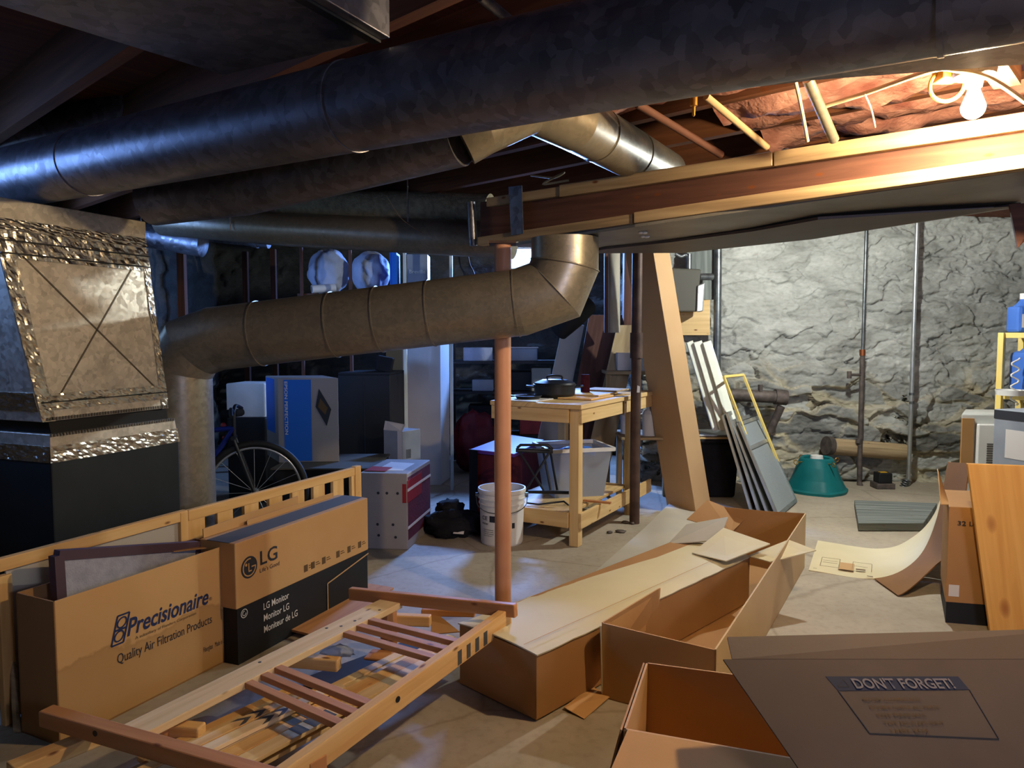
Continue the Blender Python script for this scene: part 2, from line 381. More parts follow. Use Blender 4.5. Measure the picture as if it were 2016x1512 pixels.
def text(body, org, xd, yd, size, mat, parent, width=None, shear=0, bold=0, name='lettering', lift=.0015):
    cu = bpy.data.curves.new('t', 'FONT'); cu.body = body; cu.size = 1; cu.shear = shear; cu.offset = bold; cu.extrude = 0
    cu.resolution_u = 3
    ob = bpy.data.objects.new('t', cu); COL.objects.link(ob); bpy.context.view_layer.update()
    dg = bpy.context.evaluated_depsgraph_get(); me = bpy.data.meshes.new_from_object(ob.evaluated_get(dg))
    xs = [v.co.x for v in me.vertices]; sx = size if width is None else width/(max(xs)-min(xs))
    xd, yd, org = V(xd).normalized(), V(yd).normalized(), V(org); n = xd.cross(yd).normalized()
    o = wpos(parent)
    for v in me.vertices: v.co = org+xd*(v.co.x*sx)+yd*(v.co.y*size)+n*lift-o
    me.materials.clear(); me.materials.append(M[mat])
    r = bpy.data.objects.new(name, me); COL.objects.link(r); r.parent = parent
    bpy.data.objects.remove(ob); return r
def spline(pts, n=8):
    pts = [V(p) for p in pts]; out = []; q = [pts[0]*2-pts[1]]+pts+[pts[-1]*2-pts[-2]]
    for i in range(1, len(q)-2):
        for k in range(n):
            t = k/n; a, b, c, d = q[i-1:i+3]
            out.append(.5*((2*b)+(c-a)*t+(2*a-5*b+4*c-d)*t*t+(3*b-a-3*c+d)*t**3))
    return out+[pts[-1]]
def lerp(a, b, t): return V(a)*(1-t)+V(b)*t
def xy(p, z): return V((p[0], p[1], z))

# ------------------------------------------------------------------ setting
XL, XR, YF, YB, YBL, ZC = -3.3, 4.75, -1.2, 6.78, 8.3, 2.42
XRET = 1.2
fl = MB(); fl.box((XL-.2, YF-.2, -.1), (XR-XL+.4, 0, 0), (0, YBL-YF+.4, 0), (0, 0, .1))
struct(fl.build('floor', 'floor', origin=(0, 0, 0)))
c = MB(); c.box((XL-.2, YF-.2, ZC), (XR-XL+.4, 0, 0), (0, YBL-YF+.4, 0), (0, 0, .08)); c.ax = [V((.68, .74, 0))]*len(c.ax)
struct(c.build('ceiling', 'subfloor', origin=(0, 0, ZC)))
def stone_wall(name, p0, p1, nrm, mat, pitch=.018, amp=.05, holes=(), seed=0, z1=ZC, ext=(.2, .2)):
    p0, p1, nrm = V(p0), V(p1), V(nrm); L = (p1-p0).length; d = (p1-p0)/L
    p0, p1 = p0-d*ext[0], p1+d*ext[1]; L += sum(ext); holes = [(h[0]+ext[0], h[1]+ext[0], h[2], h[3]) for h in holes]
    nu, nz = max(2, int(L/pitch)), max(2, int(z1/pitch)); vs = []; at = []; mo = []
    for j in range(nz+1):
        for i in range(nu+1):
            u, z = L*i/nu, z1*j/nz
            w = V((u, z, seed)); wq = V((u*1.9+.45*noise.noise(w*1.7)+.22*noise.noise(w*7), z*5.8+.6*noise.noise(w*2.1+V((9, 0, 0)))+.35*noise.noise(w*6.1+V((2, 8, 0))), seed))
            dd, pp = noise.voronoi(wq); e = min(1, max(0, (dd[1]-dd[0])*2.6)); rnd = noise.cell(pp[0]*3.1)
            low = min(1, max(.22, (1.3-z)/.6+.5*noise.noise(w*1.3+V((3, 3, 0)))))   # rough stones low down, smeared mortar above
            ck = min(1, e/.16); rv = noise.cell(pp[0]*7.7+V((3.1, 1.7, .3)))
            wz = V((u*2.6+.6*noise.noise(w*4)+.3*noise.noise(w*11), z*9+.9*noise.noise(w*3.1)+.5*noise.noise(w*9+V((5, 0, 0))), seed+31)); d2, q2 = noise.voronoi(wz); e2 = min(1, max(0, (d2[1]-d2[0])*2.6)); r2_ = noise.cell(q2[0]*5.3)
            hgt = (.25+.95*low)*(rnd*1.1+.25*(ck-1))+(.5-.2*low)*(r2_+.3*(min(1, e2/.2)-1))+(.45-.15*low)*noise.fractal(V((u*3, z*6, seed+4)), 1, 2, 5)
            hgt += .22*noise.fractal(V((u*14, z*26, seed+9)), 1, 2, 4)
            off = amp*hgt*.7
            vs.append(p0+d*u+Z*z+nrm*off); at.append(min(1, max(0, .36+.10*rv*(.3+low)-.10*low-.24*(1-min(1, e/.06))*low*low-.13*(1-min(1, e2/.06))*(1-.5*low)*max(0, min(1, .4+2*noise.noise(w*2.7+V((1, 4, 2)))))))); mo.append(max(0, min(1, (.34-e)/.2))*min(1, max(0, low-.3)*1.6)*(.6+.8*noise.noise(w*2.3+V((7, 7, 7)))))
    fs = []
    for j in range(nz):
        for i in range(nu):
            u, z = L*(i+.5)/nu, z1*(j+.5)/nz
            if any(a < u < b2 and c2 < z < e2 for a, b2, c2, e2 in holes): continue
            fs.append((j*(nu+1)+i, j*(nu+1)+i+1, (j+1)*(nu+1)+i+1, (j+1)*(nu+1)+i))
    me = bpy.data.meshes.new(name); me.from_pydata(vs, [], fs); me.materials.append(M[mat])
    a = me.attributes.new('stone', 'FLOAT', 'POINT'); a.data.foreach_set('value', at)
    a = me.attributes.new('mortar', 'FLOAT', 'POINT'); a.data.foreach_set('value', mo)
    for p in me.polygons: p.use_smooth = True
    o = bpy.data.objects.new(name, me); COL.objects.link(o)
    so = o.modifiers.new('solid', 'SOLIDIFY'); so.thickness = .16; so.offset = -1 if (fs and V((0, 0, 0)) is not None) else 1
    return struct(o)
stone_wall('wall_back', (XRET, YB, 0), (XR, YB, 0), (0, -1, 0), 'stone', .0105, .07, seed=2, ext=(0, .2))
WX0, WX1, WZ0, WZ1 = -.04, .62, 2.06, 2.34
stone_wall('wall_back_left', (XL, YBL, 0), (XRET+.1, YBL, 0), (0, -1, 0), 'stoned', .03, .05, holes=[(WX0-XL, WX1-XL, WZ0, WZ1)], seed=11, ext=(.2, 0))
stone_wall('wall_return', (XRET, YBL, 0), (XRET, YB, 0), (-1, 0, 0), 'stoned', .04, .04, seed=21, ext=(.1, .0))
stone_wall('wall_right', (XR, YB, 0), (XR, YF, 0), (-1, 0, 0), 'stone', .05, .05, seed=31)
LW = (1.0, 2.9, 1.3, 2.2)
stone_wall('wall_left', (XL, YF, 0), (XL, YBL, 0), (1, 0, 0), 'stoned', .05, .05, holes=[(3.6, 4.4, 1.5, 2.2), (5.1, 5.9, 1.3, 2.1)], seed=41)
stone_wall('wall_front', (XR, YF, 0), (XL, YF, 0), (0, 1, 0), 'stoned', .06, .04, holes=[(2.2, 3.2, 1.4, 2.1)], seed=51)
def window(name, o, a, b2, n):      # frame, mullion and pane set in the wall
    o, a, b2, n = map(V, (o, a, b2, n)); t = .035; f = MB()
    f.box(o, a, b2.normalized()*t, n*.06); f.box(o+b2-b2.normalized()*t, a, b2.normalized()*t, n*.06)
    f.box(o, b2, a.normalized()*t, n*.06); f.box(o+a-a.normalized()*t, b2, a.normalized()*t, n*.06)
    f.box(o+a*.5-a.normalized()*t/2, b2, a.normalized()*t, n*.05)
    fr = struct(f.build(name, 'whitepaint'))
    g = MB(); g.box(o+n*.02, a, b2, n*.004); g.build('pane', 'glass', fr)
window('window_1', (WX0, YBL+.02, WZ0), (WX1-WX0, 0, 0), (0, 0, WZ1-WZ0), (0, 1, 0))
window('window_2', (XL-.02, YF+3.6, 1.5), (0, .8, 0), (0, 0, .7), (-1, 0, 0))
window('window_3', (XL-.02, YF+5.1, 1.3), (0, .8, 0), (0, 0, .8), (-1, 0, 0))
window('window_4', (XR-2.2, YF-.02, 1.4), (-1.0, 0, 0), (0, 0, .7), (0, -1, 0))

# joists run parallel to the long beam
JA = V((.737, -.676, 0)); JN = V((.676, .737, 0))
def clip(c):          # ends of the line JN.p = c inside the room
    ts = []
    o = JN*c
    lo, hi = -99, 99
    for k, (a, b2) in enumerate(((XL+.05, XR-.08), (YF+.05, YB-.12))):
        t0, t1 = (a-o[k])/JA[k], (b2-o[k])/JA[k]
        lo, hi = max(lo, min(t0, t1)), min(hi, max(t0, t1))
    return (o+JA*lo, o+JA*hi) if hi-lo > .4 else None
JC = [-1.6+.42*k for k in range(17)]
for k, cc in enumerate(JC):
    e = clip(cc)
    if not e: continue
    j = MB(); j.bar(xy(e[0], 2.315), xy(e[1], 2.315), .045, .21); struct(j.build('ceiling_joist', 'joist'))
for k, cc in enumerate(JC[:-1]):
    if not (2.1 < cc < 3.9): continue
    mid = cc+.21; o0 = JN*mid; rows = []
    t0, t1 = (-1.9, 1.1) if cc < 2.3 else (-1.4, 1.5)
    for i in range(70):
        t = t0+(t1-t0)*i/69; row = []
        for q in range(13):
            u = -.18+.36*q/12; p = o0+JA*t+JN*u
            z = (2.275 if cc < 2.3 else 2.245)+.06*noise.fractal(V((t*4, u*9, cc*3)), 1, 2, 5)-.07*max(0, noise.noise(V((t*2.2, u*5, cc*7))))
            if abs(u) > .16: z = max(z, 2.25)
            row.append(xy(p, min(z, 2.36)))
        rows.append(row)
    b2 = MB(); b2.sheet(rows, .03)
    o = b2.build('insulation_batt', 'pinkins')
    tag(o, ['pink fibre insulation in the joist bay that holds the bare bulb', 'pink fibre insulation sagging in the first joist bay beyond the bare bulb', 'pink fibre insulation in the joist bay directly above the timber beam', 'pink fibre insulation in the first joist bay past the timber beam', 'pink fibre insulation in the deepest visible joist bay'][int((cc-2.1)/.42) % 5], 'insulation', 'insulation batts in the ceiling')

# ------------------------------------------------------------------ ductwork
R1 = .115
A0 = V((-18.3*R1, 26.5*R1, H+5.4*R1)); A1 = V((-.08*R1, 15.2*R1, H+5.22*R1)); DA = (A1-A0)
t = T('main_duct', 'large round galvanised duct crossing the ceiling from left to upper right', 'duct', (A0+A1)/2-Z*R1)
m = MB(); m.tube([A0-DA*.2, A0+DA*1.9], R1, 64); m.build('duct_pipe', 'galvd', t)
for s in (.28, .8, 1.35):
    m = MB(); m.tube([A0+DA*s, A0+DA*(s+.004)], R1+.003, 64); m.build('seam', 'galvd', t)
# wide flat duct above and behind its right end
o = MB().prism([tuple(F(*q, 1.965).xy) for q in ((1300, 195), (1600, 159), (2016, 128), (2420, 105))]+[(1.95, .75), (.52, 1.63)], 1.965, 2.1).build('flat_duct', 'galvd', bevel=.004)
tag(o, 'flat rectangular sheet metal duct behind the big round duct, near the bare bulb', 'duct')
# trunk duct at top left
K = F(440, 148, 2.1); K2 = F(768, 75, 2.1); K3 = F(-20, 20, 2.1)
t = T('trunk_duct', 'wide rectangular trunk duct under the ceiling at top left', 'duct', K)
e1 = (K2-K); e2 = (K3-K); w2 = V((-e1.y, e1.x, 0)).normalized()*-1
m = MB(); m.hexa([K, K2, K2+w2*1.0, K+e2*1.5+w2*.4], [p+Z*.095 for p in (K, K2, K2+w2*1.0, K+e2*1.5+w2*.4)]); m.build('duct_body', 'galvd', t, .003)
m = MB(); m.bar(lerp(K, K2, .93)-Z*.004, lerp(K, K2, .93)+w2*.9-Z*.004, .025, .006); m.build('drive_cleat', 'black', t)
# take-off boot at left behind the main duct
m = MB(); m.tube([P(-60, 285, 3.6), P(150, 262, 3.55), P(270, 215, 3.5), P(330, 160, 3.5)], .12, 40)
tag(m.build('takeoff_duct', 'galvd'), 'short round elbow duct at far left above the furnace', 'duct')
# branch duct: runs behind the main duct, climbs and drops to the beam
t = T('branch_duct', 'lit galvanised branch duct with crimped elbow behind the big duct', 'duct', P(1040, 300, 3.1))
m = MB(); m.tube([P(300, 395, 3.0), P(480, 372, 2.85), P(905, 268, 2.5)], .098, 48); m.build('duct_pipe', 'galvd', t)
m = MB(); m.tube([P(905, 268, 2.5), P(945, 245, 2.5), P(1035, 205, 2.56)], .101, 48); m.build('elbow', 'flue', t)
m = MB(); m.tube([P(1030, 193, 2.56), P(1130, 240, 2.75), P(1310, 340, 3.65)], .102, 48); m.build('duct_pipe', 'flue', t)
for q in ((1165, 263), (1235, 306)):
    dd = (P(1310, 340, 3.65)-P(1130, 240, 2.75)); a = P(1130, 240, 2.75)+dd*((q[0]-1130)/190); dd.normalize()
    m = MB(); m.tube([a, a+dd*.006], .1045, 48); m.build('seam', 'crease', t)
def hung(o):        # wire hangers up to the joists
    me = o.data; xs = [o.location+v.co for v in me.vertices]; c = sum(xs, V())/len(xs)
    for f in (.25, .75):
        i0 = min(xs, key=lambda p: (p-lerp(xs[0], xs[-1], f)).length); t_ = max((p for p in xs if (p-i0).xy.length < .5), key=lambda p: p.z)
        m = MB(); q = xy(lerp(xs[0], xs[-1], f), c.z); m.cyl(q, xy(q, 2.3), .004, 8); m.build('hanger_wire', 'galv', o)
# two supply ducts further back
m = MB(); m.tube([P(560, 405, 4.9), P(965, 420, 4.5)], .115, 40)
tag(m.build('insulated_duct', noisy('rough_wrap', '#7d7560', '#a59c80', 30, .85, .1, 1.0, bscale=50)), 'shorter insulated duct with rough pale wrap ending near the beam end', 'duct')
m = MB(); m.tube([P(320, 432, 5.0), P(560, 452, 4.75), P(1010, 474, 4.3)], .105, 40)
hung(tag(m.build('supply_duct', 'flue'), 'long round duct beneath the insulated duct, running towards the beam', 'duct'))
m = MB(); m.tube([P(255, 455, 5.6), P(400, 480, 5.6)], .1, 36)
hung(tag(m.build('round_duct', 'galv'), 'blue-lit round duct right beside the foil-taped plenum', 'duct'))
m = MB(); m.tube([P(385, 455, 5.9), P(530, 472, 5.9)], .07, 36)
m.tube([P(500, 468, 5.9), P(510, 470, 5.9)], .076, 36)
hung(tag(m.build('round_duct', 'galv'), 'thin blue-lit round duct with a crimped end, over the dark stone wall', 'duct'))
# flue with elbow
t = T('flue_pipe', 'thick grey flue pipe with gored elbow crossing in front of the orange post', 'duct', xy(P(351, 672, 3.62), 0))
fz = [xy(P(351, 672, 3.62), 0), P(351, 728, 3.62), P(378, 684, 3.62), P(425, 667, 3.61), P(1022, 596, 3.46), P(1092, 571, 3.45), P(1112, 522, 3.45), xy(P(1112, 500, 3.45), 1.795)]
m = MB(); m.tube([fz[0], fz[1]], .155, 48, False); m.build('riser', 'flue', t)
m = MB(); m.tube(fz[1:4]+[lerp(fz[3], fz[4], .02)], .1555, 48, False); m.build('elbow', 'flue', t)
m = MB(); m.tube([fz[3], fz[4]], .155, 64, False); m.build('pipe_run', 'flue', t)
m = MB(); m.tube([lerp(fz[3], fz[4], .98)]+fz[4:], .1555, 64, False); m.build('elbow', 'flue', t)
dd = (fz[4]-fz[3]).normalized()
for s in (.15, .4, .55, .72, .99):
    a = lerp(fz[3], fz[4], s); m = MB(); m.tube([a, a+dd*.006], .159, 64); m.build('seam', 'flue', t)
for i in (5, 6):
    m1 = ((fz[i]-fz[i-1]).normalized()+(fz[i+1]-fz[i]).normalized()).normalized(); m = MB(); m.torus(fz[i], .159, .0035, m1, 64, 8); m.build('seam', 'flue', t)

# ------------------------------------------------------------------ beam and the flat duct beneath it
def beamq(y0, y1):   # photo rows at x=985 and x=2016
    d0, d1 = 3.9, 2.35
    return P(960, y0, 3.78), P(2016+330, y1-52, 2.02)
t = T('timber_beam', 'long dark timber beam with two nailed pale strips, under the bare bulb', 'beam', P(1400, 400, 3.0))
bdir = (P(2346, 200, 2.02)-P(960, 390, 3.78)); bn = V((-bdir.y, bdir.x, 0)).normalized()
if bn.y < 0: bn = -bn
def strip(y0a, y1a, y0b, y1b, x0, x1, off, th, mat, name, top=None):
    def dd(x): return 3.78+(2.02-3.78)*((1/(x*1.0+1e9)) if 0 else 0)
    def at(x, y):   # on the vertical plane of the beam face
        r = ray(x, y); o = P(960, 390, 3.78)+bn*off; k = (o-EYE).dot(bn)/r.dot(bn); return EYE+r*k
    f = [at(x0, y0b), at(x1, y1b), at(x1, y1a), at(x0, y0a)]
    m = MB(); m.hexa(f, [p+bn*th for p in f], bdir); return m.build(name, mat, t, .004)
def yy(x, a, b2): return a+(b2-a)*(x-985)/(2016-985)
X1 = 3300
strip(yy(945, 392, 240), yy(X1, 392, 240), yy(945, 470, 318), yy(X1, 470, 318), 945, X1, .03, .14, 'darkwood', 'beam_core')
strip(yy(957, 385, 222), yy(1105, 385, 222), yy(957, 403, 252), yy(1105, 403, 252), 957, 1105, .004, .03, 'oldwood', 'nailing_strip')
strip(yy(1107, 383, 220), yy(1520, 383, 220), yy(1107, 406, 252), yy(1520, 406, 252), 1100, 1520, .0, .035, 'oldwood', 'nailing_strip')
strip(yy(1522, 383, 220), yy(X1, 383, 220), yy(1522, 406, 255), yy(X1, 406, 255), 1522, X1, .0, .035, 'oldwood', 'nailing_strip')
strip(yy(940, 460, 304), yy(1245, 460, 304), yy(940, 477, 331), yy(1245, 477, 331), 940, 1245, .0, .05, 'oldwood', 'nailing_strip')
strip(yy(1247, 457, 303), yy(X1, 457, 303), yy(1247, 477, 331), yy(X1, 477, 331), 1247, X1, -.006, .05, 'oldwood', 'nailing_strip')
def strap(xa, xb, ya, yb, off):
    def at(x, y):
        r = ray(x, y); o = P(960, 390, 3.78)+bn*off; k = (o-EYE).dot(bn)/r.dot(bn); return EYE+r*k
    f = [at(xa[0], yb), at(xb[0], yb-3), at(xb[1], ya-3), at(xa[1], ya)]
    m = MB(); m.hexa(f, [p+bn*.004 for p in f]); m.build('metal_strap', 'galv', t)
strap((1006, 1001), (1030, 1027), 368, 463, -.008)
m = MB(); m.tube([P(927, 398, 3.9), P(932, 484, 3.9)], .022, 24); m.build('metal_bracket', 'galv', t)
# sheet metal duct below
poly = [F(1010, 484, 1.80), F(1185, 499, 1.80), F(1345, 497, 1.80), F(1600, 470, 1.82), F(2016, 407, 1.84), F(3000, 250, 1.86), F(3000, 197, 1.875), F(2016, 337, 1.86), F(1250, 447, 1.805)]
t2 = T('flat_duct', 'wide flat sheet metal duct slung under the timber beam', 'duct', poly[3])
m = MB(); n = len(poly); c0 = sum(poly, V())/n
vs = [V(p) for p in poly]+[p+Z*.012 for p in poly]
tri = [(0, 8, 1), (8, 2, 1), (8, 3, 2), (8, 7, 3), (7, 4, 3), (7, 6, 4), (6, 5, 4)]
m._add(vs, tri+[(a+n, c+n, b2+n) for a, b2, c in tri]+[(i, (i+1) % n, (i+1) % n+n, i+n) for i in range(n)]); m.build('duct_body', 'rectduct', t2)
up = [poly[1], poly[2], poly[3], poly[4], poly[5]]; mid = [lerp(poly[1], poly[8], .2), lerp(poly[3], poly[7], .45), lerp(poly[5], poly[6], .5)]
m = MB(); m.prism([(p.x, p.y) for p in up]+[(p.x, p.y) for p in mid[::-1]], 1.868, 2.02); m.build('duct_top', 'rectduct', t2)
q = [F(1150, 499, 1.788), F(1345, 498, 1.788), F(1600, 471, 1.806), F(2010, 405, 1.827), F(1985, 411, 1.828), F(1610, 433, 1.808), F(1480, 456, 1.80), F(1320, 477, 1.79), F(1190, 491, 1.788)]
m = MB(); n = len(q); pr = [(0, 8, 1), (8, 7, 1), (7, 2, 1), (7, 6, 2), (6, 5, 2), (5, 3, 2), (5, 4, 3)]
m._add(q+[p+Z*.012 for p in q], pr+[(a+n, c+n, b2+n) for a, b2, c in pr]+[(i, (i+1) % n, (i+1) % n+n, i+n) for i in range(n)]); m.build('transition_piece', 'ductbrown', t2)
for (x, y, zz) in ((1268, 462, 1.797),):
    for k in range(4): m = MB(); m.ball(F(x+k*4-6, y+(k % 2)*8-4, zz+.003), .012, .01, .006, 10, .4, 2, k); m.build('sealant_blob', 'white', t2)
m = MB(); m.panel([F(1985, 405, 1.8)-Z*.0, F(2060, 400, 1.8), F(2060, 400, 1.8)-Z*.06, P(2002, 490, 2.55)], .012)
tag(m.build('duct_hanger', 'darkwood'), 'dark triangular board hanging under the flat duct at right edge', 'board')

# ceiling bits: bulb, box, cables, pipes, braces
Bp = P(1916, 212, 2.13)
t = T('light_bulb', 'lit bare bulb in a porcelain holder under the joists', 'lamp', Bp+Z*.1)
m = MB(); m.ball(Bp, .031, seg=32); m.lathe(Bp, [(.026, .018), (.016, .045), (.014, .055)], 24); m.build('bulb', 'bulbw', t)
m = MB(); m.lathe(Bp, [(.0, .056), (.02, .056), (.024, .075), (.052, .085), (.056, .1), (.05, .118), (0, .12)], 36); m.build('lamp_holder', 'porcelain', t)
m = MB(); m.tube(spline([Bp+V((-.02, -.05, .09)), Bp+V((.08, .0, .06)), Bp+V((.2, .05, .01))]), .0012, 6, True, True); m.build('pull_cord', 'cable', t)
m = MB(); m.bar(Bp+Z*.15+JA*.03-JN*.26, Bp+Z*.15+JA*.03+JN*.3, .07, .055); tag(m.build('cross_block', 'oldwood'), 'wooden block carrying the bulb holder, fixed between joists', 'timber')
m = MB(); q = P(1865, 160, 2.2); m.cbox(q, .06, .06, .06); m.torus(q+V((0, 0, -.01)), .045, .006, V((.3, 1, .2)), 40, 8)
tag(m.build('junction_box', 'yellowbox', bevel=.004), 'yellow electrical box with loose ring beside the bulb', 'electrical box')
def cable(pts, r, mat, label, cat='cable', name='cable'):
    m = MB(); m.tube(spline(pts, 8), r, 10, True, True); tag(m.build(name, mat), label, cat)
cable([P(1615, 212, 2.45), P(1700, 185, 2.35), P(1830, 140, 2.15), P(1880, 138, 2.1), P(1950, 155, 2.08), P(2040, 215, 2.05)], .007, 'cable', 'pale electric cable looping from yellow box past the bulb')
cable([P(1566, 160, 2.35), P(1575, 200, 2.42), P(1583, 240, 2.5), P(1590, 278, 2.55)], .006, 'cable', 'twisted pale wires hanging beside the slanted pipe', 'wire', 'wire')
cable([P(1702, 185, 2.3), P(1715, 215, 2.36), P(1723, 250, 2.42)], .003, 'cable', 'thin short wire dangling above the pale beam strip', 'wire', 'wire')
cable([P(1045, 345, 3.7), P(1090, 350, 3.65), P(1110, 340, 3.6), P(1070, 362, 3.6), P(1120, 355, 3.6)], .005, 'cable', 'tangle of pale wires above the left beam end', 'wire', 'wire')
cable([P(760, 385, 4.0), P(790, 430, 4.1), P(830, 458, 4.2)], .0015, 'cablebk', 'thin wire hanging in front of the rear ducts', 'wire', 'wire')
for (a, b2, r, mat, lab) in ((P(1590, 155, 2.35), P(1642, 275, 2.55), .017, 'flue', 'slanted grey pipe between joists left of the bulb'),
                             (P(1390, 190, 2.5), P(1510, 290, 2.72), .012, 'oldwood', 'slim slanted cross brace left of the grey pipe'),
                             (P(1255, 205, 2.6), P(1420, 305, 2.85), .014, 'darkwood', 'dark slanted cross brace right of the lit branch duct'),
                             (P(945, -8, 2.2), P(1005, 42, 2.35), .016, 'galv', 'short shiny pipe crossing the ceiling above the big duct'),
                             (P(1130, -8, 2.2), P(1165, 20, 2.3), .009, 'galv', 'thin pipe at the top of the ceiling right of the shiny pipe')):
    m = MB(); m.cyl(a, b2, r, 20); tag(m.build('pipe' if 'pipe' in lab else 'brace', mat), lab, 'pipe' if 'pipe' in lab else 'brace')
t = T('sprinkler_head', 'small brass sprinkler-like valve hanging under the big duct', 'valve', P(1366, 210, 2.45))
m = MB(); m.lathe(P(1366, 196, 2.45), [(0, .03), (.022, .03), (.022, .018), (.012, .015), (.012, -.02), (.006, -.022), (.005, -.05), (0, -.055)], 20); m.build('valve_body', 'brass', t)
m = MB(); m.cyl(P(1366, 196, 2.45)+Z*.03, xy(P(1366, 196, 2.45), 2.24), .008, 12); m.build('stem', 'brass', t)
# ------------------------------------------------------------------ furnace at left
FD = V((.37, .93, 0)).normalized(); FQ = V((-.93, .37, 0)).normalized()
FO = P(100, 900, 2.8); FO.z = 0
def fp(s, z, q=0): return xy(FO+FD*s+FQ*q, z)
t = T('furnace', 'black furnace with foil-taped sheet metal plenum under the big round duct', 'furnace', fp(.3, 0, .3))
m = MB(); m.hexa([fp(0, 0), fp(.62, 0), fp(.62, 0, .62), fp(0, 0, .62)], [fp(0, .87), fp(.62, .87), fp(.62, .87, .62), fp(0, .87, .62)]); m.build('cabinet', 'furn', t, .006)
m = MB(); m.hexa([fp(.0, .87), fp(.62, .87), fp(.62, .87, .62), fp(0, .87, .62)], [fp(.0, .972), fp(.6, .972), fp(.6, .972, .6), fp(0, .972, .6)]); m.build('collar', 'galvp', t, .003)
m = MB(); m.hexa([fp(.02, .972, .02), fp(.58, .972, .02), fp(.58, .972, .58), fp(.02, .972, .58)], [fp(.01, 1.025, .02), fp(.57, 1.025, .02), fp(.57, 1.025, .58), fp(.01, 1.025, .58)]); m.build('flexible_joint', 'rubber', t)
pl_b = [fp(-.03, 1.022), fp(.565, 1.022), fp(.565, 1.022, .6), fp(-.03, 1.022, .6)]
pl_t = [fp(-.18, 1.725), fp(.475, 1.725), fp(.475, 1.725, .6), fp(-.18, 1.725, .6)]
pl = MB(); pl.hexa(pl_b, pl_t); plen = pl.build('plenum', 'galvp', t, .003)
m = MB(); m.hexa(pl_t, [p+Z*.115 for p in pl_t]); m.build('plenum_collar', 'galvp', t, .003)
FN = V((FD.y, -FD.x, 0))
def face(u, v, off=.0): return lerp(lerp(pl_b[0], pl_b[1], u), lerp(pl_t[0], pl_t[1], u), v)+FN*off
for a, b2 in (((.1, .08), (.93, .95)), ((.08, .93), (.93, .12))):
    m = MB(); m.bar(face(*a, .001), face(*b2, .001), .006, .003, FN); m.build('cross_brake', 'crease', plen)
def crinkle(name, a, b2, c2, d2, off=.003, parent=None, nu=60, nv=8):   # tape over the quad a b c d, wrinkled
    nn = (V(b2)-V(a)).cross(V(d2)-V(a)).normalized(); rows = []
    for j in range(nv+1):
        rows.append([lerp(lerp(a, b2, i/nu), lerp(d2, c2, i/nu), j/nv)+nn*(off+.0035*noise.noise(V((i*.55, j*.9, off*900)))) for i in range(nu+1)])
    m = MB(); m.sheet(rows[::-1], .002, False); m.build(name, 'foil', parent or t)
crinkle('foil_tape', face(-.0, -.0), face(.09, 0), face(.09, 1), face(0, 1), .004, None, 6, 50)
crinkle('foil_tape', face(.94, -.0), face(1.0, 0), face(1.0, 1), face(.955, 1), .004, None, 5, 50)
crinkle('foil_tape', face(.0, .86), face(1, .86), face(1, 1.0), face(0, 1.0), .006)
crinkle('foil_tape', face(.0, 1.005), face(1, 1.005), face(1, 1.06), face(0, 1.06), .005)
crinkle('foil_tape', face(.0, .06), face(1, .06), face(1, .15), face(0, .15), .005)
crinkle('foil_tape', fp(-.004, .862, -.0), fp(.624, .862), fp(.61, .925), fp(-.004, .925), .004)
crinkle('foil_tape', fp(0, .862, .5), fp(0, .862, 0), fp(0, .925, 0), fp(0, .925, .5), .004)
crinkle('foil_tape', lerp(pl_b[3], pl_t[3], .06), lerp(pl_b[0], pl_t[0], .06), lerp(pl_b[0], pl_t[0], .16), lerp(pl_b[3], pl_t[3], .16), .004)
for z in (.885, .95):
    m = MB(); m.bar(face(.0, z, .011), face(1.0, z, .011), .005, .003, FN); m.build('seam_line', 'black', t)
m = MB(); m.bar(face(.02, .105, .011), face(1.0, .105, .011), .004, .003, FN); m.build('seam_line', 'black', t)
def comb(p0, p1, n, h, nrm):
    m = MB(); d = (p1-p0)/n
    for i in range(n): m.box(p0+d*i, d*.45, nrm*.003, Z*h)
    m.build('notched_flange', 'crease', t)
comb(face(.03, .005, .004), face(1, .005, .004), 46, .012, FN); comb(fp(.0, .962, -.003), fp(.6, .962, -.003), 46, .012, FN)

# ------------------------------------------------------------------ boxes and bed parts beside the furnace
E1 = V((.43, .903, 0)).normalized(); EN = V((E1.y, -E1.x, 0))     # along the row, and its outward face
BO = P(105, 1185, 2.35); zt = BO.z; BO.z = 0
def bp(s, z, q=0): return xy(BO+E1*s-EN*q, z)                      # q goes back towards the furnace
s1 = .74
t = T('carton', 'open brown carton of furnace filters with blue and grey lettering', 'box', bp(s1/2, 0, .1))
th = .005
m = MB(); m.panel([bp(0, 0), bp(s1, 0), bp(s1, zt), bp(0, zt)], th); fr = m.build('front_panel', 'cardstain', t)
m = MB(); m.panel([bp(0, 0, .2), bp(0, 0), bp(0, zt), bp(0, zt, .2)], th); m.build('side_panel', 'card2', t)
m = MB(); m.panel([bp(s1, 0), bp(s1, 0, .2), bp(s1, zt, .2), bp(s1, zt)], th); m.build('side_panel', 'card2', t)
m = MB(); m.panel([bp(s1, 0, .2), bp(0, 0, .2), bp(0, zt, .2), bp(s1, zt, .2)], th); m.build('back_panel', 'card2', t)
m = MB(); m.panel([bp(0, .006), bp(s1, .006), bp(s1, .006, .2), bp(0, .006, .2)], th); m.build('bottom_panel', 'card2', t)
m = MB(); m.panel([bp(s1*.72, zt+.005, .2), bp(s1*1.0, zt-.02, .21), bp(s1, zt-.02, .06), bp(s1*.74, zt+.004, .1)], .004); m.build('flap', 'card2', t)
def onface(o, e, n, s, z, q=.0): return xy(V(o)+e*s+n*q, z)
def ftxt(body, s, z, size, mat, par, w=None, sh=0, bold=0, off=0):
    return text(body, bp(s, z, -off), E1, Z, size, mat, par, w, sh, bold)
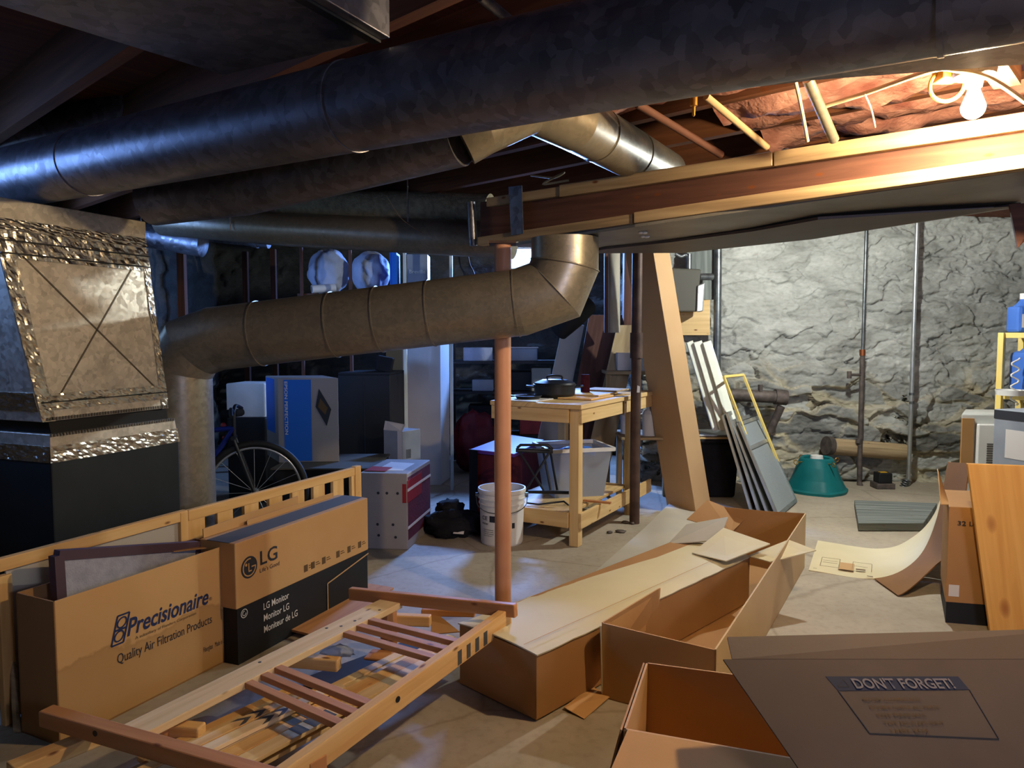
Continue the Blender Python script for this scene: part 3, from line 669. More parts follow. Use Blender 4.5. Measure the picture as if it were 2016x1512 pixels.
ftxt('Precisionaire', .255, zt*.565, .088, 'inkblue', fr, .365, .28, .018)
ftxt('A subsidiary of Flanders Corporation', .29, zt*.515, .016, 'inkbrown', fr, .27)
ftxt('Quality Air Filtration Products', .215, zt*.39, .05, 'ink', fr, .42)
ftxt('®', .625, zt*.58, .02, 'inkbrown', fr)
ftxt('Fiberglass   Made in U.S.A.', .59, zt*.17, .03, 'ink', fr, .13)
m = MB()                                                          # emblem: two stacked circles in a slanted frame
def ep(s, z): return bp(s+.28*(z-zt*.565)+0.0, z, -.0015)
e0, e1_, z0, z1 = .2, .247, zt*.535, zt*.74
def stroke(pts, w, close=True):
    n = len(pts)
    for i in range(n if close else n-1): m.bar(pts[i], pts[(i+1) % n], .001, w, E1.cross(Z).cross((V(pts[(i+1) % n])-V(pts[i])).normalized()))
stroke([ep(e0, z0), ep(e1_, z0), ep(e1_, z1), ep(e0, z1)], .006)
for cz in (z0+(z1-z0)*.27, z0+(z1-z0)*.73):
    stroke([ep((e0+e1_)/2+.0175*math.cos(a*math.pi/8), cz+.0175*math.sin(a*math.pi/8)) for a in range(16)], .005)
stroke([ep(e0, (z0+z1)/2), ep(e1_, (z0+z1)/2)], .007, False)
m.build('emblem', 'inkblue', fr)
# filter panel standing in the carton
t = T('air_filter', 'grey air filter in dark frame standing tilted in the open carton', 'filter', bp(.42, .02, .12))
fa, fb, fc, fd = bp(.1, .03, .1), bp(.66, .03, .1), bp(.68, zt-.005, .11), bp(.1, zt+.11, .12)
m = MB(); m.hexa([fa, fb, fb-EN*.025, fa-EN*.025], [fd, fc, fc-EN*.025, fd-EN*.025]); m.build('filter_pad', 'filter', t)
m = MB()
for a, b2 in ((fa, fd), (fd, fc), (fc, fb)): m.bar(a-EN*.012, b2-EN*.012, .034, .034, EN)
m.build('filter_frame', 'filtframe', t)
# monitor carton
LO = P(462, 1071, 2.94); lz = LO.z; LO.z = 0
LE = V((P(716, 980, 3.76)-P(462, 1071, 2.94)).xy.to_3d()).normalized(); LN = V((LE.y, -LE.x, 0)); s2 = .93
def lp(s, z, q=0): return xy(LO+LE*s-LN*q, z)
t = T('carton', 'monitor carton in brown and black standing right of the filter carton', 'box', lp(s2/2, 0, .09))
zm = .235
m = MB(); m.hexa([lp(0, zm), lp(s2, zm), lp(s2, zm, .19), lp(0, zm, .19)], [lp(0, lz), lp(s2, lz), lp(s2, lz, .19), lp(0, lz, .19)]); bo = m.build('carton_lid', 'card', t, .004)
m = MB(); m.hexa([lp(.008, 0, .004), lp(s2-.004, 0, .004), lp(s2-.004, 0, .186), lp(.008, 0, .186)], [lp(.008, zm, .004), lp(s2-.004, zm, .004), lp(s2-.004, zm, .186), lp(.008, zm, .186)]); bl = m.build('carton_base', 'blackcard', t)
m = MB(); m.panel([lp(.0, lz+.001, .03), lp(s2, lz+.001, .03), lp(s2, lz+.001, .15), lp(0, lz+.001, .15)], .002); m.build('top_stripe', 'tagdark', bo)
m = MB(); m.bar(lp(.02, lz+.012, .19), lp(.62, lz+.03, .195), .004, .05); m.bar(lp(.25, lz+.01, .17), lp(s2-.06, lz+.012, .175), .003, .025); m.build('flap', 'card', t)
def ltxt(body, s, z, size, mat, par, w=None, bold=0, off=.0): return text(body, lp(s, z, -off), LE, Z, size, mat, par, w, 0, bold)
ltxt('LG', .135, lz-.128, .085, 'ink', bo, .105, .012)
ltxt("Life's Good", .135, lz-.16, .026, 'ink', bo, .12)
m = MB(); cc = lp(.077, lz-.118, -.001)
ring = []
def disc(c, r0, r1, a0, a1, n, e, nn, off):
    for i in range(n):
        q = []
        for (r, a) in ((r0, a0+(a1-a0)*i/n), (r1, a0+(a1-a0)*i/n), (r1, a0+(a1-a0)*(i+1)/n), (r0, a0+(a1-a0)*(i+1)/n)):
            q.append(c+e*(r*math.cos(a))+Z*(r*math.sin(a))+nn*off)
        m.panel(q, .001)
disc(cc, .002, .046, 0, 2*math.pi, 40, LE, LN, .0); dk = m.build('emblem', 'ink', bo)
m = MB(); disc(cc, .033, .038, math.pi*.42, math.pi*2, 24, LE, LN, .001)
m.bar(cc-LE*.004+Z*.018+LN*.001, cc-LE*.004-Z*.016+LN*.001, .001, .005, LE); m.bar(cc-LE*.006-Z*.016+LN*.001, cc+LE*.012-Z*.016+LN*.001, .001, .005, Z)
m.bar(cc+LE*.012+LN*.001, cc+LE*.036+LN*.001, .001, .005, Z); disc(cc-LE*.018+Z*.014, .0005, .006, 0, 6.283, 10, LE, LN, .001); m.build('emblem_line', 'card', dk)
for k, s in enumerate((.42, .47, .55, .66, .75, .84)):
    m = MB(); m.panel([lp(s, zm+.03+.0*k, -.001), lp(s+.026, zm+.03, -.001), lp(s+.026, zm+.062, -.001), lp(s, zm+.062, -.001)], .0008)
    m.panel([lp(s+.034, zm+.04, -.001), lp(s+.066, zm+.04, -.001), lp(s+.066, zm+.044, -.001), lp(s+.034, zm+.044, -.001)], .0008)
    m.panel([lp(s+.034, zm+.05, -.001), lp(s+.058, zm+.05, -.001), lp(s+.058, zm+.054, -.001), lp(s+.034, zm+.054, -.001)], .0008); m.build('printed_icon', 'inkbrown', bo)
for k, w in enumerate((('LG Monitor', .16), ('Monitor LG', .16), ('Moniteur de LG', .215))):
    ltxt(w[0], .155, zm-.055-.05*k, .042, 'inkwhite', bl, w[1], .006, -.003)
m = MB(); disc(lp(.045, zm-.03, 0), .016, .019, 0, 6.283, 24, LE, LN, -.001); disc(lp(.045, zm-.03, 0), .008, .011, 1.4, 6.283, 14, LE, LN, -.001); m.build('emblem', 'inkwhite', bl)
m = MB(); stroke([lp(.59, .0, -.0), lp(.59, zm-.075, -.0), lp(.93, zm-.02, -.0)], .006, False); m.build('diagonal_line', 'kraftline', bl)
# framed panel and slatted rail behind them
q0 = .3
def rp(s, z, q=q0): return bp(s, z, q)
zr = .587
sA = .0; sB = .78
t = T('wood_headboard', 'wooden framed panel with grey board behind the filter carton', 'bed', rp((sA+sB)/2, 0))
m = MB(); m.bar(rp(sA, zr-.022), rp(sB, zr-.018), .03, .045); m.build('top_rail', 'pine', t, .003)
m = MB(); m.bar(rp(sA+.02, 0), rp(sA+.02, zr-.06), .028, .045, E1); m.build('stile', 'pine', t, .003)
m = MB(); m.bar(rp(sB-.02, 0), rp(sB-.02, zr-.0), .034, .04, E1); m.build('stile', 'pine', t, .003)
m = MB(); m.bar(rp(sA, .05), rp(sB-.04, .05), .028, .06); m.build('bottom_rail', 'pine', t, .003)
m = MB(); m.box(rp(sA+.03, .06, q0-.0), E1*(sB-sA-.06), -EN*.008, Z*(zr-.1)); m.build('infill_panel', 'cardgrey', t)
sC = 2.0
t = T('slatted_footboard', 'slatted pine bed rail standing behind the monitor carton', 'bed', rp((sB+sC)/2, 0))
m = MB(); m.bar(rp(sB+.005, zr-.024), rp(sC, zr-.024), .026, .048); m.build('top_rail', 'pine', t, .004)
m = MB(); m.bar(rp(sB+.005, .2), rp(sC, .2), .026, .07); m.build('bottom_rail', 'pine', t, .004)
m = MB(); m.bar(rp(sC-.02, 0), rp(sC-.02, zr+.004), .034, .055, E1); m.build('post', 'pine', t, .004)
for k in range(8):
    s = sB+.05+k*.163; m = MB(); m.bar(rp(s, .23), rp(s, zr-.045), .02, .092, E1); m.build('slat', 'pine', t, .002)
# thin board edge at the far left
m = MB(); m.panel([P(18, 1165, 2.6), P(25, 1165, 2.59), F(42, 1440), F(34, 1440)], .015)
tag(m.build('board', 'oldwood'), 'thin upright board edge left of the filter carton at far left', 'board')

# ------------------------------------------------------------------ bed frame lying on a pile of slats
zf = .2
def bar_thing(): pass
t = T('disassembled_bed', 'pine bed frame of two rails, cross bars and grouped slats lying on the floor', 'bed', F(640, 1330, .05))
RN, RF = F(560, 1512, zf), F(1000, 1198, .31); LNr, LF = F(262, 1436, zf), F(775, 1180, .27)
RD = (RF-RN).normalized(); LD = (LF-LNr).normalized()
m = MB(); m.bar(RN-RD*.12-Z*.03, RF-Z*.03, .034, .075); m.build('side_rail', 'pine', t, .003)
m = MB(); m.bar(LNr-Z*.012-LD*.02, LF-Z*.012, .1, .026); m.build('side_rail', 'palepine', t, .003)
C0, C1 = F(90, 1396, zf+.005), F(560, 1530, zf+.005); cd = (C1-C0).normalized()
m = MB(); m.bar(C0-Z*.02, C1+cd*.03-Z*.02, .05, .05); cb = m.build('cross_bar', 'pinedark', t, .005)
hp = F(201, 1434, zf+.005); m = MB()
hn = V((-cd.y, cd.x, 0)); hn = hn if hn.y < 0 else -hn
m.cyl(lerp(C0, C1, .27)-Z*.012+hn*.024, lerp(C0, C1, .27)-Z*.012+hn*.0262, .009, 20); m.build('bolt_hole', 'black', cb)
m = MB(); m.bar(F(690, 1168, .265), F(1016, 1202, .318), .03, .05); m.build('cross_bar', 'pinedark', t, .004)
def onL(x):   # point of the left rail's inner edge, given photo x
    best = min((abs((lambda p: CX+FPX*p.x/p.y)(LNr+LD*k*.005)-x), k) for k in range(300)); return LNr+LD*best[1]*.005
def onR(x):
    best = min((abs((lambda p: CX+FPX*p.x/p.y)(RN+RD*(k*.005-.15))-x), k) for k in range(330)); return RN+RD*(best[1]*.005-.15)
perp = V((LD.y, -LD.x, 0))
for grp in ((455, 488, 515), (655, 682, 705)):
    for x in grp:
        a = onL(x)+perp*.035-Z*.012
        kk = (RN-a).dot(V((RD.y, -RD.x, 0)))/perp.dot(V((RD.y, -RD.x, 0)))
        e_ = a+perp*kk; e_.z = RN.z+(RF.z-RN.z)*(e_-RN).xy.length/(RF-RN).xy.length-.012
        m = MB(); m.bar(a, e_, .03, .02); m.build('slat', 'pinedark', t, .002)
for (p, e) in ((RN+RD*.42, V((RD.y, -RD.x, 0))),):
    m = MB(); m.cyl(p-Z*.025+e*.0165, p-Z*.025+e*.0185, .01, 16); m.build('bolt_hole', 'black', t)
for k in range(4):
    p = RN+RD*(.72+.05*k); e = V((RD.y, -RD.x, 0))
    m = MB(); m.box(p-Z*.062+e*.0172, RD*.022, e*.0008, Z*.05); m.build('printed_bar', 'tagdark', t)
m = MB()
for s in (.45, .75, .79, .85, .97, 1.07, 1.12):
    p = LNr+LD*s+perp*(.03*math.sin(s*40)); m.cyl(p+Z*.0005, p+Z*.0016, .006, 10)
m.build('screw_holes', 'tagdark', t)
# feet that carry it
for p in (RN+RD*.1, LNr+LD*.1, LF+LD*.0-perp*.03):
    m = MB(); m.bar(xy(p, 0), xy(p, p.z-.028), .04, .06, RD); m.build('leg', 'pinedark', t, .003)
# loose slats below
sl = T
labs = ['wide pine slat with black bars lying nearest the right bed rail', 'wide pine slat with black bars, second from the right bed rail', 'narrow slat with chevron print, third from the right bed rail', 'narrow slat with chevron print, fourth from the right bed rail', 'narrow slat passing under the far slat group, in the middle of the bed frame', 'short wide slat at the far right end under the bed frame', 'narrow slat under the middle of the bed frame, left of the longer one', 'short wide slat at the far end, second from the right rail', 'narrow slat directly below the third slat from the right rail', 'narrow slat directly below the fourth slat from the right rail', 'narrow pine slat second from the lower left rail of the bed frame', 'narrow pine slat closest to the wide left rail of the bed frame', 'lowest wide slat showing between the two barred slats', 'lowest wide slat left of the barred slats']
rows = [(.395, -.05, 1.0, .118, .068), (.318, -.03, 1.02, .118, .068), (.25, -.06, .56, .135, .05), (.195, -.1, .5, .135, .05), (.25, .58, 1.2, .1, .05), (.39, 1.02, 1.26, .1, .06), (.19, .53, .95, .1, .05), (.318, 1.04, 1.27, .09, .06),
 (.25, -.05, .62, .118, .05), (.195, -.04, .6, .118, .05), (.14, -.08, .44, .118, .048), (.09, -.02, .5, .118, .045), (.36, -.08, .9, .08, .07), (.28, -.08, .8, .08, .07)]
for k, (u_, s0_, s1_, z, sw) in enumerate(rows):
    u_ *= .8; sw *= .82
    sk = V((.004, -.006, 0, ))*((k*7) % 5-2)*.5
    p0, p1 = xy(LNr+LD*s0_+perp*u_, z), xy(LNr+LD*s1_+perp*u_+sk, z); d = (p1-p0).normalized(); sd = V((d.y, -d.x, 0))
    z = z+.02; p0.z = z; p1.z = z
    r = T('loose_plank', labs[k], 'slat', (p0+p1)/2-Z*.01, 'loose slats under the bed frame')
    m = MB(); m.bar(p0, p1, sw, .014); pl_ = m.build('board', 'palepine' if k % 2 == 0 else 'pine', r, .002)
    if k < 4:
        m = MB(); f0 = .36 if k < 2 else .55
        for q in range(2 if k else 3):
            u = p0+d*((p1-p0).length*f0+.055*q)+Z*.0072
            if k < 2: m.box(u-sd*sw*.5, d*.035, sd*sw, Z*.0006)
            else:
                h_ = sd*sw*.5; m.panel([u-h_, u+d*.035, u+d*.06, u-h_+d*.025], .0006); m.panel([u+d*.035, u+h_, u+h_+d*.025, u+d*.06], .0006)
        m.build('printed_bar', 'tagdark', pl_)
def block(p0, p1, z, w, h, mat, lab, name='wood_block'):
    m = MB(); m.bar(F(p0[0], p0[1], z), F(p1[0], p1[1], z), w, h); tag(m.build(name, mat, bevel=.005), lab, 'wood')
block((280, 1430), (398, 1442), .15, .045, .045, 'pine', 'short pine rail end poking out beside the lower bed cross bar')
block((310, 1470), (440, 1466), .12, .05, .03, 'pinedark', 'short dark wood end below the lowest pine rail end')
block((540, 1296), (668, 1308), .15, .04, .045, 'pine', 'pine rail end with knot under the middle of the bed frame')
block((755, 1218), (848, 1222), .15, .04, .045, 'pine', 'pine rail end below the far cross bar of the bed frame')
block((830, 1205), (935, 1207), .15, .03, .03, 'pinedark', 'slim red-brown stick beneath the far cross bar')
block((725, 1288), (830, 1300), .06, .09, .012, 'pinedark', 'flat brown board in the gap between the slat groups')
m = MB(); m.panel([F(850, 1202, .15), F(905, 1245, .1), F(848, 1250, .1)], .004); tag(m.build('cardboard_scrap', 'card2'), 'pointed brown cardboard scrap beneath the far end of the bed frame', 'cardboard')
m = MB(); m.panel([F(590, 1340, .014), F(810, 1260, .014), F(900, 1290, .014), F(690, 1400, .014)], .006)
tag(m.build('black_board', 'black'), 'black flat board lying under the bed frame', 'board')
m = MB(); m.ball(F(665, 1282, .16), .06, .03, .018, 20, .5, 3, 5); tag(m.build('plastic_bag', 'tote'), 'small clear bag of screws lying on the slats', 'bag')
m = MB(); m.panel([F(560, 1240, .02)+V((.0, 0, .0)), F(725, 1152, .02), F(775, 1160, .02), F(640, 1260, .02)], .01)
tag(m.build('plank', 'pinedark'), 'flat plank lying between bed frame and monitor carton', 'plank')
m = MB(); m.bar(F(20, 1520, .13), F(190, 1450, .13), .06, .04); tag(m.build('pine_timber', 'pine', bevel=.004), 'pine rail lying at the lower left corner', 'bed')

# ------------------------------------------------------------------ cardboard boxes in the middle
EA = V((.695, .72, 0)).normalized(); NA = V((EA.y, -EA.x, 0)); AO = V((.085, 2.5, 0)); wA = .40; hA = .262; LA = 1.6
def ap(s, q, z): return xy(AO+EA*s-NA*q, z)
t = T('long_carton', 'long closed cardboard carton lying in the middle of the floor', 'box', ap(LA/2, wA/2, 0))
rows = []
m = MB(); m.hexa([ap(0, 0, .006), ap(LA, 0, .006), ap(LA, wA, .006), ap(0, wA, .006)], [ap(0, 0, hA-.02), ap(LA, .0, hA-.02), ap(LA, wA, hA-.004), ap(0, wA, hA-.02)]); m.build('carton_body', 'card2', t, .004)
rows = [[ap(-.004+(LA+.004)*i/24, -.006+(wA+.01)*j/10, hA-.016+.012*math.sin(math.pi*j/10)-.004*abs(math.sin(i*1.1))*(j in (0, 10))) for j in range(11)] for i in range(25)]
m = MB(); m.sheet(rows, .005); m.build('lid_panel', 'cardpale', t)
m = MB(); m.bar(ap(0, .06, hA+.0005), ap(LA-.2, .07, hA+.001), .002, .001); m.build('crease_line', 'card', t)
m = MB(); m.panel([ap(LA-.22, .2, hA+.004), ap(LA-.25, -.0, hA+.012), ap(LA+.05, -.08, hA+.05), ap(LA+.1, .2, hA+.07)], .005); m.build('flap', 'cardpale', t)
m = MB(); m.panel([ap(LA-.04, -.01, hA-.005), ap(LA-.08, -.14, hA-.0), ap(LA+.2, -.25, hA+.02), ap(LA+.22, -.1, hA+.04)], .005); m.build('flap', 'cardpale', t)
m = MB(); m.panel([ap(LA-.12, wA, hA-.01), ap(LA-.0, .17, hA+.03), ap(LA+.22, .24, hA+.1), ap(LA+.16, wA+.06, hA+.03)], .005); m.build('flap', 'cardgrey', t)
# grey flattened sheet beyond it
rows = []
for i in range(14):
    u = i/13; a, b2 = lerp(F(1150, 1150), F(1335, 985), u), lerp(F(1215, 1190), F(1400, 1030), u)
    rows.append([lerp(a, b2, j/8)+Z*(.012+.02*(.5+.5*math.sin(u*9+j*.5))*(u > .5)) for j in range(9)])
m = MB(); m.sheet(rows, .005); tag(m.build('cardboard_sheet', 'cardgrey'), 'grey flattened cardboard sheet on floor at the foot of the leaning carton', 'cardboard')
# open carton tray on the right of it
bN = V((.70, 2.47, 0)); bF = V((1.705, 4.23, 0)); bE = (bF-bN).normalized(); bM = V((-bE.y, bE.x, 0)); LB = (bF-bN).length; wB = .42
def bq(s, q, z): return xy(bN+bE*s+bM*q, z)
t = T('open_carton', 'long open cardboard carton with tall right wall and raised end flaps', 'box', bq(LB/2, wB/2, 0))
m = MB(); m.panel([bq(0, 0, .004), bq(LB, 0, .004), bq(LB, wB, .004), bq(0, wB, .004)], .004); m.build('bottom_panel', 'card2', t)
m = MB(); m.panel([bq(0, 0, 0), bq(LB, 0, 0), bq(LB, 0, .32), bq(0, 0, .275)], .006); m.build('side_panel', 'cardtall', t)
m = MB(); m.panel([bq(LB, 0, 0), bq(LB, wB+.1, 0), bq(LB+.05, wB+.1, .29), bq(LB+.03, wB*.5, .3), bq(LB, 0, .32)], .006); m.build('end_panel', 'card2', t)
m = MB(); m.panel([P(1352, 1022, 4.42), P(1440, 1048, 4.36), P(1475, 1014, 4.45), P(1448, 1006, 4.5), P(1393, 984, 4.52)], .005); m.build('flap', 'card2', t)
m = MB(); m.panel([bq(0, wB, 0), bq(0, 0, 0), bq(0, 0, .272), bq(0, wB-.0, .285)], .006); m.build('end_panel', 'card', t)
m = MB(); m.panel([bq(0.005, wB, .1), bq(.50, wB-.05, .14), bq(.46, wB-.07, .29), bq(.42, wB-.075, .3), bq(0.005, wB, .285)], .005); m.build('flap', 'card', t)
m = MB(); m.panel([bq(0.0, wB, 0), bq(-.02, wB+.0, .28), bq(.0, wB+.01, .28), bq(.02, wB+.01, 0)], .005); m.build('torn_edge', 'cardpale', t)
m = MB(); m.panel([F(1110, 1392, .012), F(1150, 1415, .004), F(1200, 1372, .012), F(1165, 1350, .012)], .003)
tag(m.build('cardboard_scrap', 'card'), 'small cardboard scrap on floor between the long carton and open carton', 'cardboard')
# open carton at the bottom
c = [V((.411, 2.205, 0)), V((.284, 1.82, 0)), V((.86, 1.62, 0)), V((1.0, 2.02, 0))]; hc = .35
t = T('open_carton', 'open empty cardboard carton at the bottom edge beside the dark flap', 'box', (c[0]+c[2])/2)
for k, mat in ((0, 'card'), (1, 'card'), (2, 'card2'), (3, 'card')):
    a, b2 = c[k], c[(k+1) % 4]; m = MB(); m.panel([xy(a, 0), xy(b2, 0), xy(b2, hc), xy(a, hc)], .006); m.build('side_panel', mat, t)
m = MB(); m.panel([xy(p, .008) for p in c], .006); m.build('bottom_panel', 'card2', t)
nr = (c[2]-c[1]).normalized(); nf = V((nr.y, -nr.x, 0))
m = MB(); m.panel([xy(c[1]+nr*.01, hc), xy(c[1]-nr*.02+nf*.27, hc-.06), xy(c[2]+nf*.27-nr*.07, hc-.06), xy(c[2]-nr*.02, hc)], .005); m.build('flap', 'card', t)
lf = (c[1]-c[0]).normalized(); nl = V((lf.y, -lf.x, 0)); nl = nl if nl.x < 0 else -nl
m = MB(); m.panel([xy(c[0]+nl*.004, hc-.003), xy(c[1]+nl*.004, hc-.003), xy(c[1]+nl*.06+lf*.03, .1), xy(c[0]+nl*.05, .1)], .005); m.build('flap', 'card2', t)
# dark carton with raised flaps in the foreground
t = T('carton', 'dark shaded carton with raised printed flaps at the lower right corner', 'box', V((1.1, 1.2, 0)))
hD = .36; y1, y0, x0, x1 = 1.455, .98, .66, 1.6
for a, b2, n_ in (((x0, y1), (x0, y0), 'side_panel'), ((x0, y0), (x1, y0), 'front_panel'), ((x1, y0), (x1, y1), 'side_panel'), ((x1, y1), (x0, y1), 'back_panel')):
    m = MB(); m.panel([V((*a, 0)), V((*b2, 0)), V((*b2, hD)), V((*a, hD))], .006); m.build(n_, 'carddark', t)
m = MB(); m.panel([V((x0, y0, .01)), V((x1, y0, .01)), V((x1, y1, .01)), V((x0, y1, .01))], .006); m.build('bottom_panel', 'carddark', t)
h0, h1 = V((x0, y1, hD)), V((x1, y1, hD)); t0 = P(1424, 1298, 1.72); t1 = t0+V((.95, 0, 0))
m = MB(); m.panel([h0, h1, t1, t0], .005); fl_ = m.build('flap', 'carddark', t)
m = MB(); m.panel([t0+V((.022, .002, 0)), t1+V((0, .002, 0)), V((t1.x, 1.80, P(2190, 1236, 1.8).z)), P(1432, 1254, 1.80)], .005); m.build('flap_edge', 'carddark', t)
fu = (t1-t0).normalized(); fn = (h1-h0).cross(t0-h0).normalized(); fv = fn.cross(fu).normalized()
def onflap(x, y, off=.001):
    r = ray(x, y); k = (t0-EYE).dot(fn)/r.dot(fn); return EYE+r*k+fn*off
m = MB(); m.panel([onflap(1650, 1360), onflap(1908, 1358), onflap(1886, 1332), onflap(1625, 1332)], .0008); hd = m.build('printed_header', 'inknavy', fl_)
q = onflap(1684, 1356, .0015); w = (onflap(1884, 1352)-q).length
me_sh = -(onflap(1908, 1358)-onflap(1886, 1332)).dot(fu)/((onflap(1886, 1332)-onflap(1908, 1358)).dot(fv))
text("DON'T FORGET!", q, fu, fv, .033, 'inkfaint', hd, w, -abs(me_sh)*.8, .02)
m = MB()
def line(a, b2, wd): pa, pb = onflap(*a), onflap(*b2); m.bar(pa, pb, .001, wd, fn.cross((pb-pa).normalized()))
for a, b2 in (((1650, 1360), (1712, 1444)), ((1712, 1444), (1966, 1455)), ((1966, 1455), (1908, 1358))): line(a, b2, .002)
line((1650, 1352), (1660, 1338), .003); line((1660, 1338), (1672, 1352), .003); line((1650, 1352), (1672, 1352), .003)
m.build('printed_frame', 'ink', fl_)
for k, (s, w2) in enumerate((('BEFORE CLOSING BOX', .17), ('DOUBLE CHECK ALL PARTS', .2), ('KEEP MANUALS', .14), ('TAPE ALL FLAPS SHUT', .17), ('LABEL BOX', .11))):
    text(s, onflap(1700+14*k, 1381+15.5*k), fu, fv, .011, 'inkbrown', fl_, w2*.8, -abs(me_sh)*.8)

# ------------------------------------------------------------------ right side
def bent():
    rows = []; L = []
    near = [F(1592, 1122, .006), F(1720, 1139, .006), P(1800, 1105, 4.1), P(1841, 1030, 4.12), P(1866, 909, 4.15)]
    far = [F(1610, 1064, .006), F(1728, 1080, .006), P(1790, 1062, 4.62), P(1840, 1010, 4.6), P(1871, 909, 4.5)]
    a, b2 = spline(near, 8), spline(far, 8)
    return a, b2
a, b2 = bent()
t = T('cardboard_sheet', 'flattened pale carton with printed panel, one end bent up against the brown box', 'cardboard', F(1680, 1100))
m = MB(); m.sheet([[lerp(p, q, j/8) for j in range(9)] for p, q in zip(a, b2)], .006); m.build('sheet', 'cardpale', t)
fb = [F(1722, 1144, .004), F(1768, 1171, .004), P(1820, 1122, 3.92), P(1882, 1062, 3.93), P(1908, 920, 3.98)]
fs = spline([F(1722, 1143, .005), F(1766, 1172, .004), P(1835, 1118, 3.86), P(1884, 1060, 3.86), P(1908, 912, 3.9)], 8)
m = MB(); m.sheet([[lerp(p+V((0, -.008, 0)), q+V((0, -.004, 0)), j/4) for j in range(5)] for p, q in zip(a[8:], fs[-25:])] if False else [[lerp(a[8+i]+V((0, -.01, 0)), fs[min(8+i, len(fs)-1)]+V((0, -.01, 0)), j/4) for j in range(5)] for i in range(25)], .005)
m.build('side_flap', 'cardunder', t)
sx = (F(1720, 1139)-F(1592, 1122)).normalized(); sy = V((-sx.y, sx.x, 0))
o = F(1592, 1122, .0125)
m = MB()
def rect(u, v, w, h, mm): mm.panel([o+sx*u+sy*v, o+sx*(u+w)+sy*v, o+sx*(u+w)+sy*(v+h), o+sx*u+sy*(v+h)], .0008)
for (u, v, w, h) in ((.05, .12, .1, .002), (.05, .3, .1, .002), (.05, .12, .002, .18), (.15, .12, .002, .18), (.22, .12, .002, .16), (.32, .12, .002, .16), (.22, .28, .1, .002), (.24, .13, .05, .02), (.06, .2, .08, .002), (.06, .24, .08, .002), (.23, .2, .07, .002), (.02, .05, .02, .002), (.3, .03, .03, .01)): m = MB(); rect(u, v, w, h, m); m.build('printed_line', 'inkbrown', t)
m = MB(); rect(.15, .1, .08, .14, m); m.build('tape_patch', 'kraftline', t)
# pine board and the box behind it
t_ = P(1905, 913, 3.29); b_ = F(1950, 1247); wd = V((.97, -.24, 0)).normalized()*.62
m = MB(); m.hexa([b_, b_+wd, b_+wd+V((.0, .022, 0)), b_+V((0.005, .022, 0))], [t_, t_+wd, t_+wd+V((0, .022, 0)), t_+V((.005, .022, 0))], t_-b_)
tag(m.build('pine_board', 'pineor', bevel=.003), 'orange knotty pine board leaning against the brown box at right', 'board')
e = V((.46, .89, 0)).normalized(); en = V((e.y, -e.x, 0)); g0 = V((F(1880, 1238).x, F(1880, 1238).y+.075, 0))
t = T('carton', 'tall brown box with black base marked 32 behind the pine board', 'box', g0+e*.2+en*.2)
def gp(s, q, z): return xy(g0+e*s+V((.97, -.24, 0))*q, z)
hb = P(1880, 997, g0.y).z
m = MB(); m.hexa([gp(0, 0, 0), gp(0, .5, 0), gp(.42, .5, 0), gp(.42, 0, 0)], [gp(0, 0, .12), gp(0, .5, .12), gp(.42, .5, .12), gp(.42, 0, .12)]); m.build('carton_base', 'blackcard', t)
m = MB(); m.hexa([gp(-.004, -.004, .1), gp(-.004, .504, .1), gp(.424, .504, .1), gp(.424, -.004, .1)], [gp(-.004, -.004, hb), gp(-.004, .504, hb), gp(.424, .504, hb), gp(.424, -.004, hb)]); bb = m.build('carton_lid', 'card2', t, .003)
rows = [[gp(.05+.37*i/10, .0-.0*j, hb+.0)+V((-.01*j, 0, 0))+Z*(.11*math.sin(math.pi/2*i/10)*j/4) for j in range(5)] for i in range(11)]
m = MB(); m.sheet(rows, .004); m.build('flap', 'card', t)
wx = V((.97, -.24, 0)).normalized()
text('32 LCD', gp(-.004, .03, hb-.085)+V((0, -.003, 0)), wx, Z, .03, 'ink', bb, .12, 0, .01)
m = MB(); m.panel([gp(-.006, .008, .13), gp(-.006, .052, .13), gp(-.006, .052, .185), gp(-.006, .008, .185)], .001); m.build('paper_label', 'label', bb)
# sump cover boards
t = T('sump_cover', 'weathered grey plank cover lying on the floor before the stone wall', 'cover', F(1760, 1010))
q = [F(1682, 984, .06), F(1845, 990, .06), F(1818, 1030, .06), F(1690, 1030, .06)]
for k in range(3):
    a0, a1 = lerp(q[0], q[3], k/3+.01), lerp(q[0], q[3], (k+1)/3-.01); b0, b1 = lerp(q[1], q[2], k/3+.01), lerp(q[1], q[2], (k+1)/3-.01)
    m = MB(); m.hexa([p-Z*.055 for p in (a0, b0, b1, a1)], [a0, b0, b1, a1], b0-a0); m.build('plank', 'greywood', t, .004)
# tree stand
c = F(1606, 966); c.z = 0
t = T('tree_stand', 'teal plastic tree stand with brass eye bolts on the floor', 'tree stand', c)
vs = []; seg = 48; prof = [(.25, 0), (.252, .018), (.235, .03), (.2, .1), (.165, .19), (.14, .245), (.125, .258), (.105, .25), (.09, .1), (.0, .095)]
m = MB()
for j in range(len(prof)-1):
    ring = []
    for (r, z) in prof[j:j+2]:
        for k in range(seg):
            an = 2*math.pi*k/seg; f = 1+.10*max(0, math.cos(an*4))**2*(1-z/.26)
            ring.append(c+V((r*f*math.cos(an), r*f*math.sin(an), z*1.15)))
    m._add(ring, [(k, (k+1) % seg, seg+(k+1) % seg, seg+k) for k in range(seg)], V((1, 0, 0)), True)
m.build('body', 'teal', t)
m = MB(); m.lathe(c, [(0, .25), (.05, .25), (.055, .28), (.05, .31), (0, .32)], 24); m.build('cup', 'white', t)
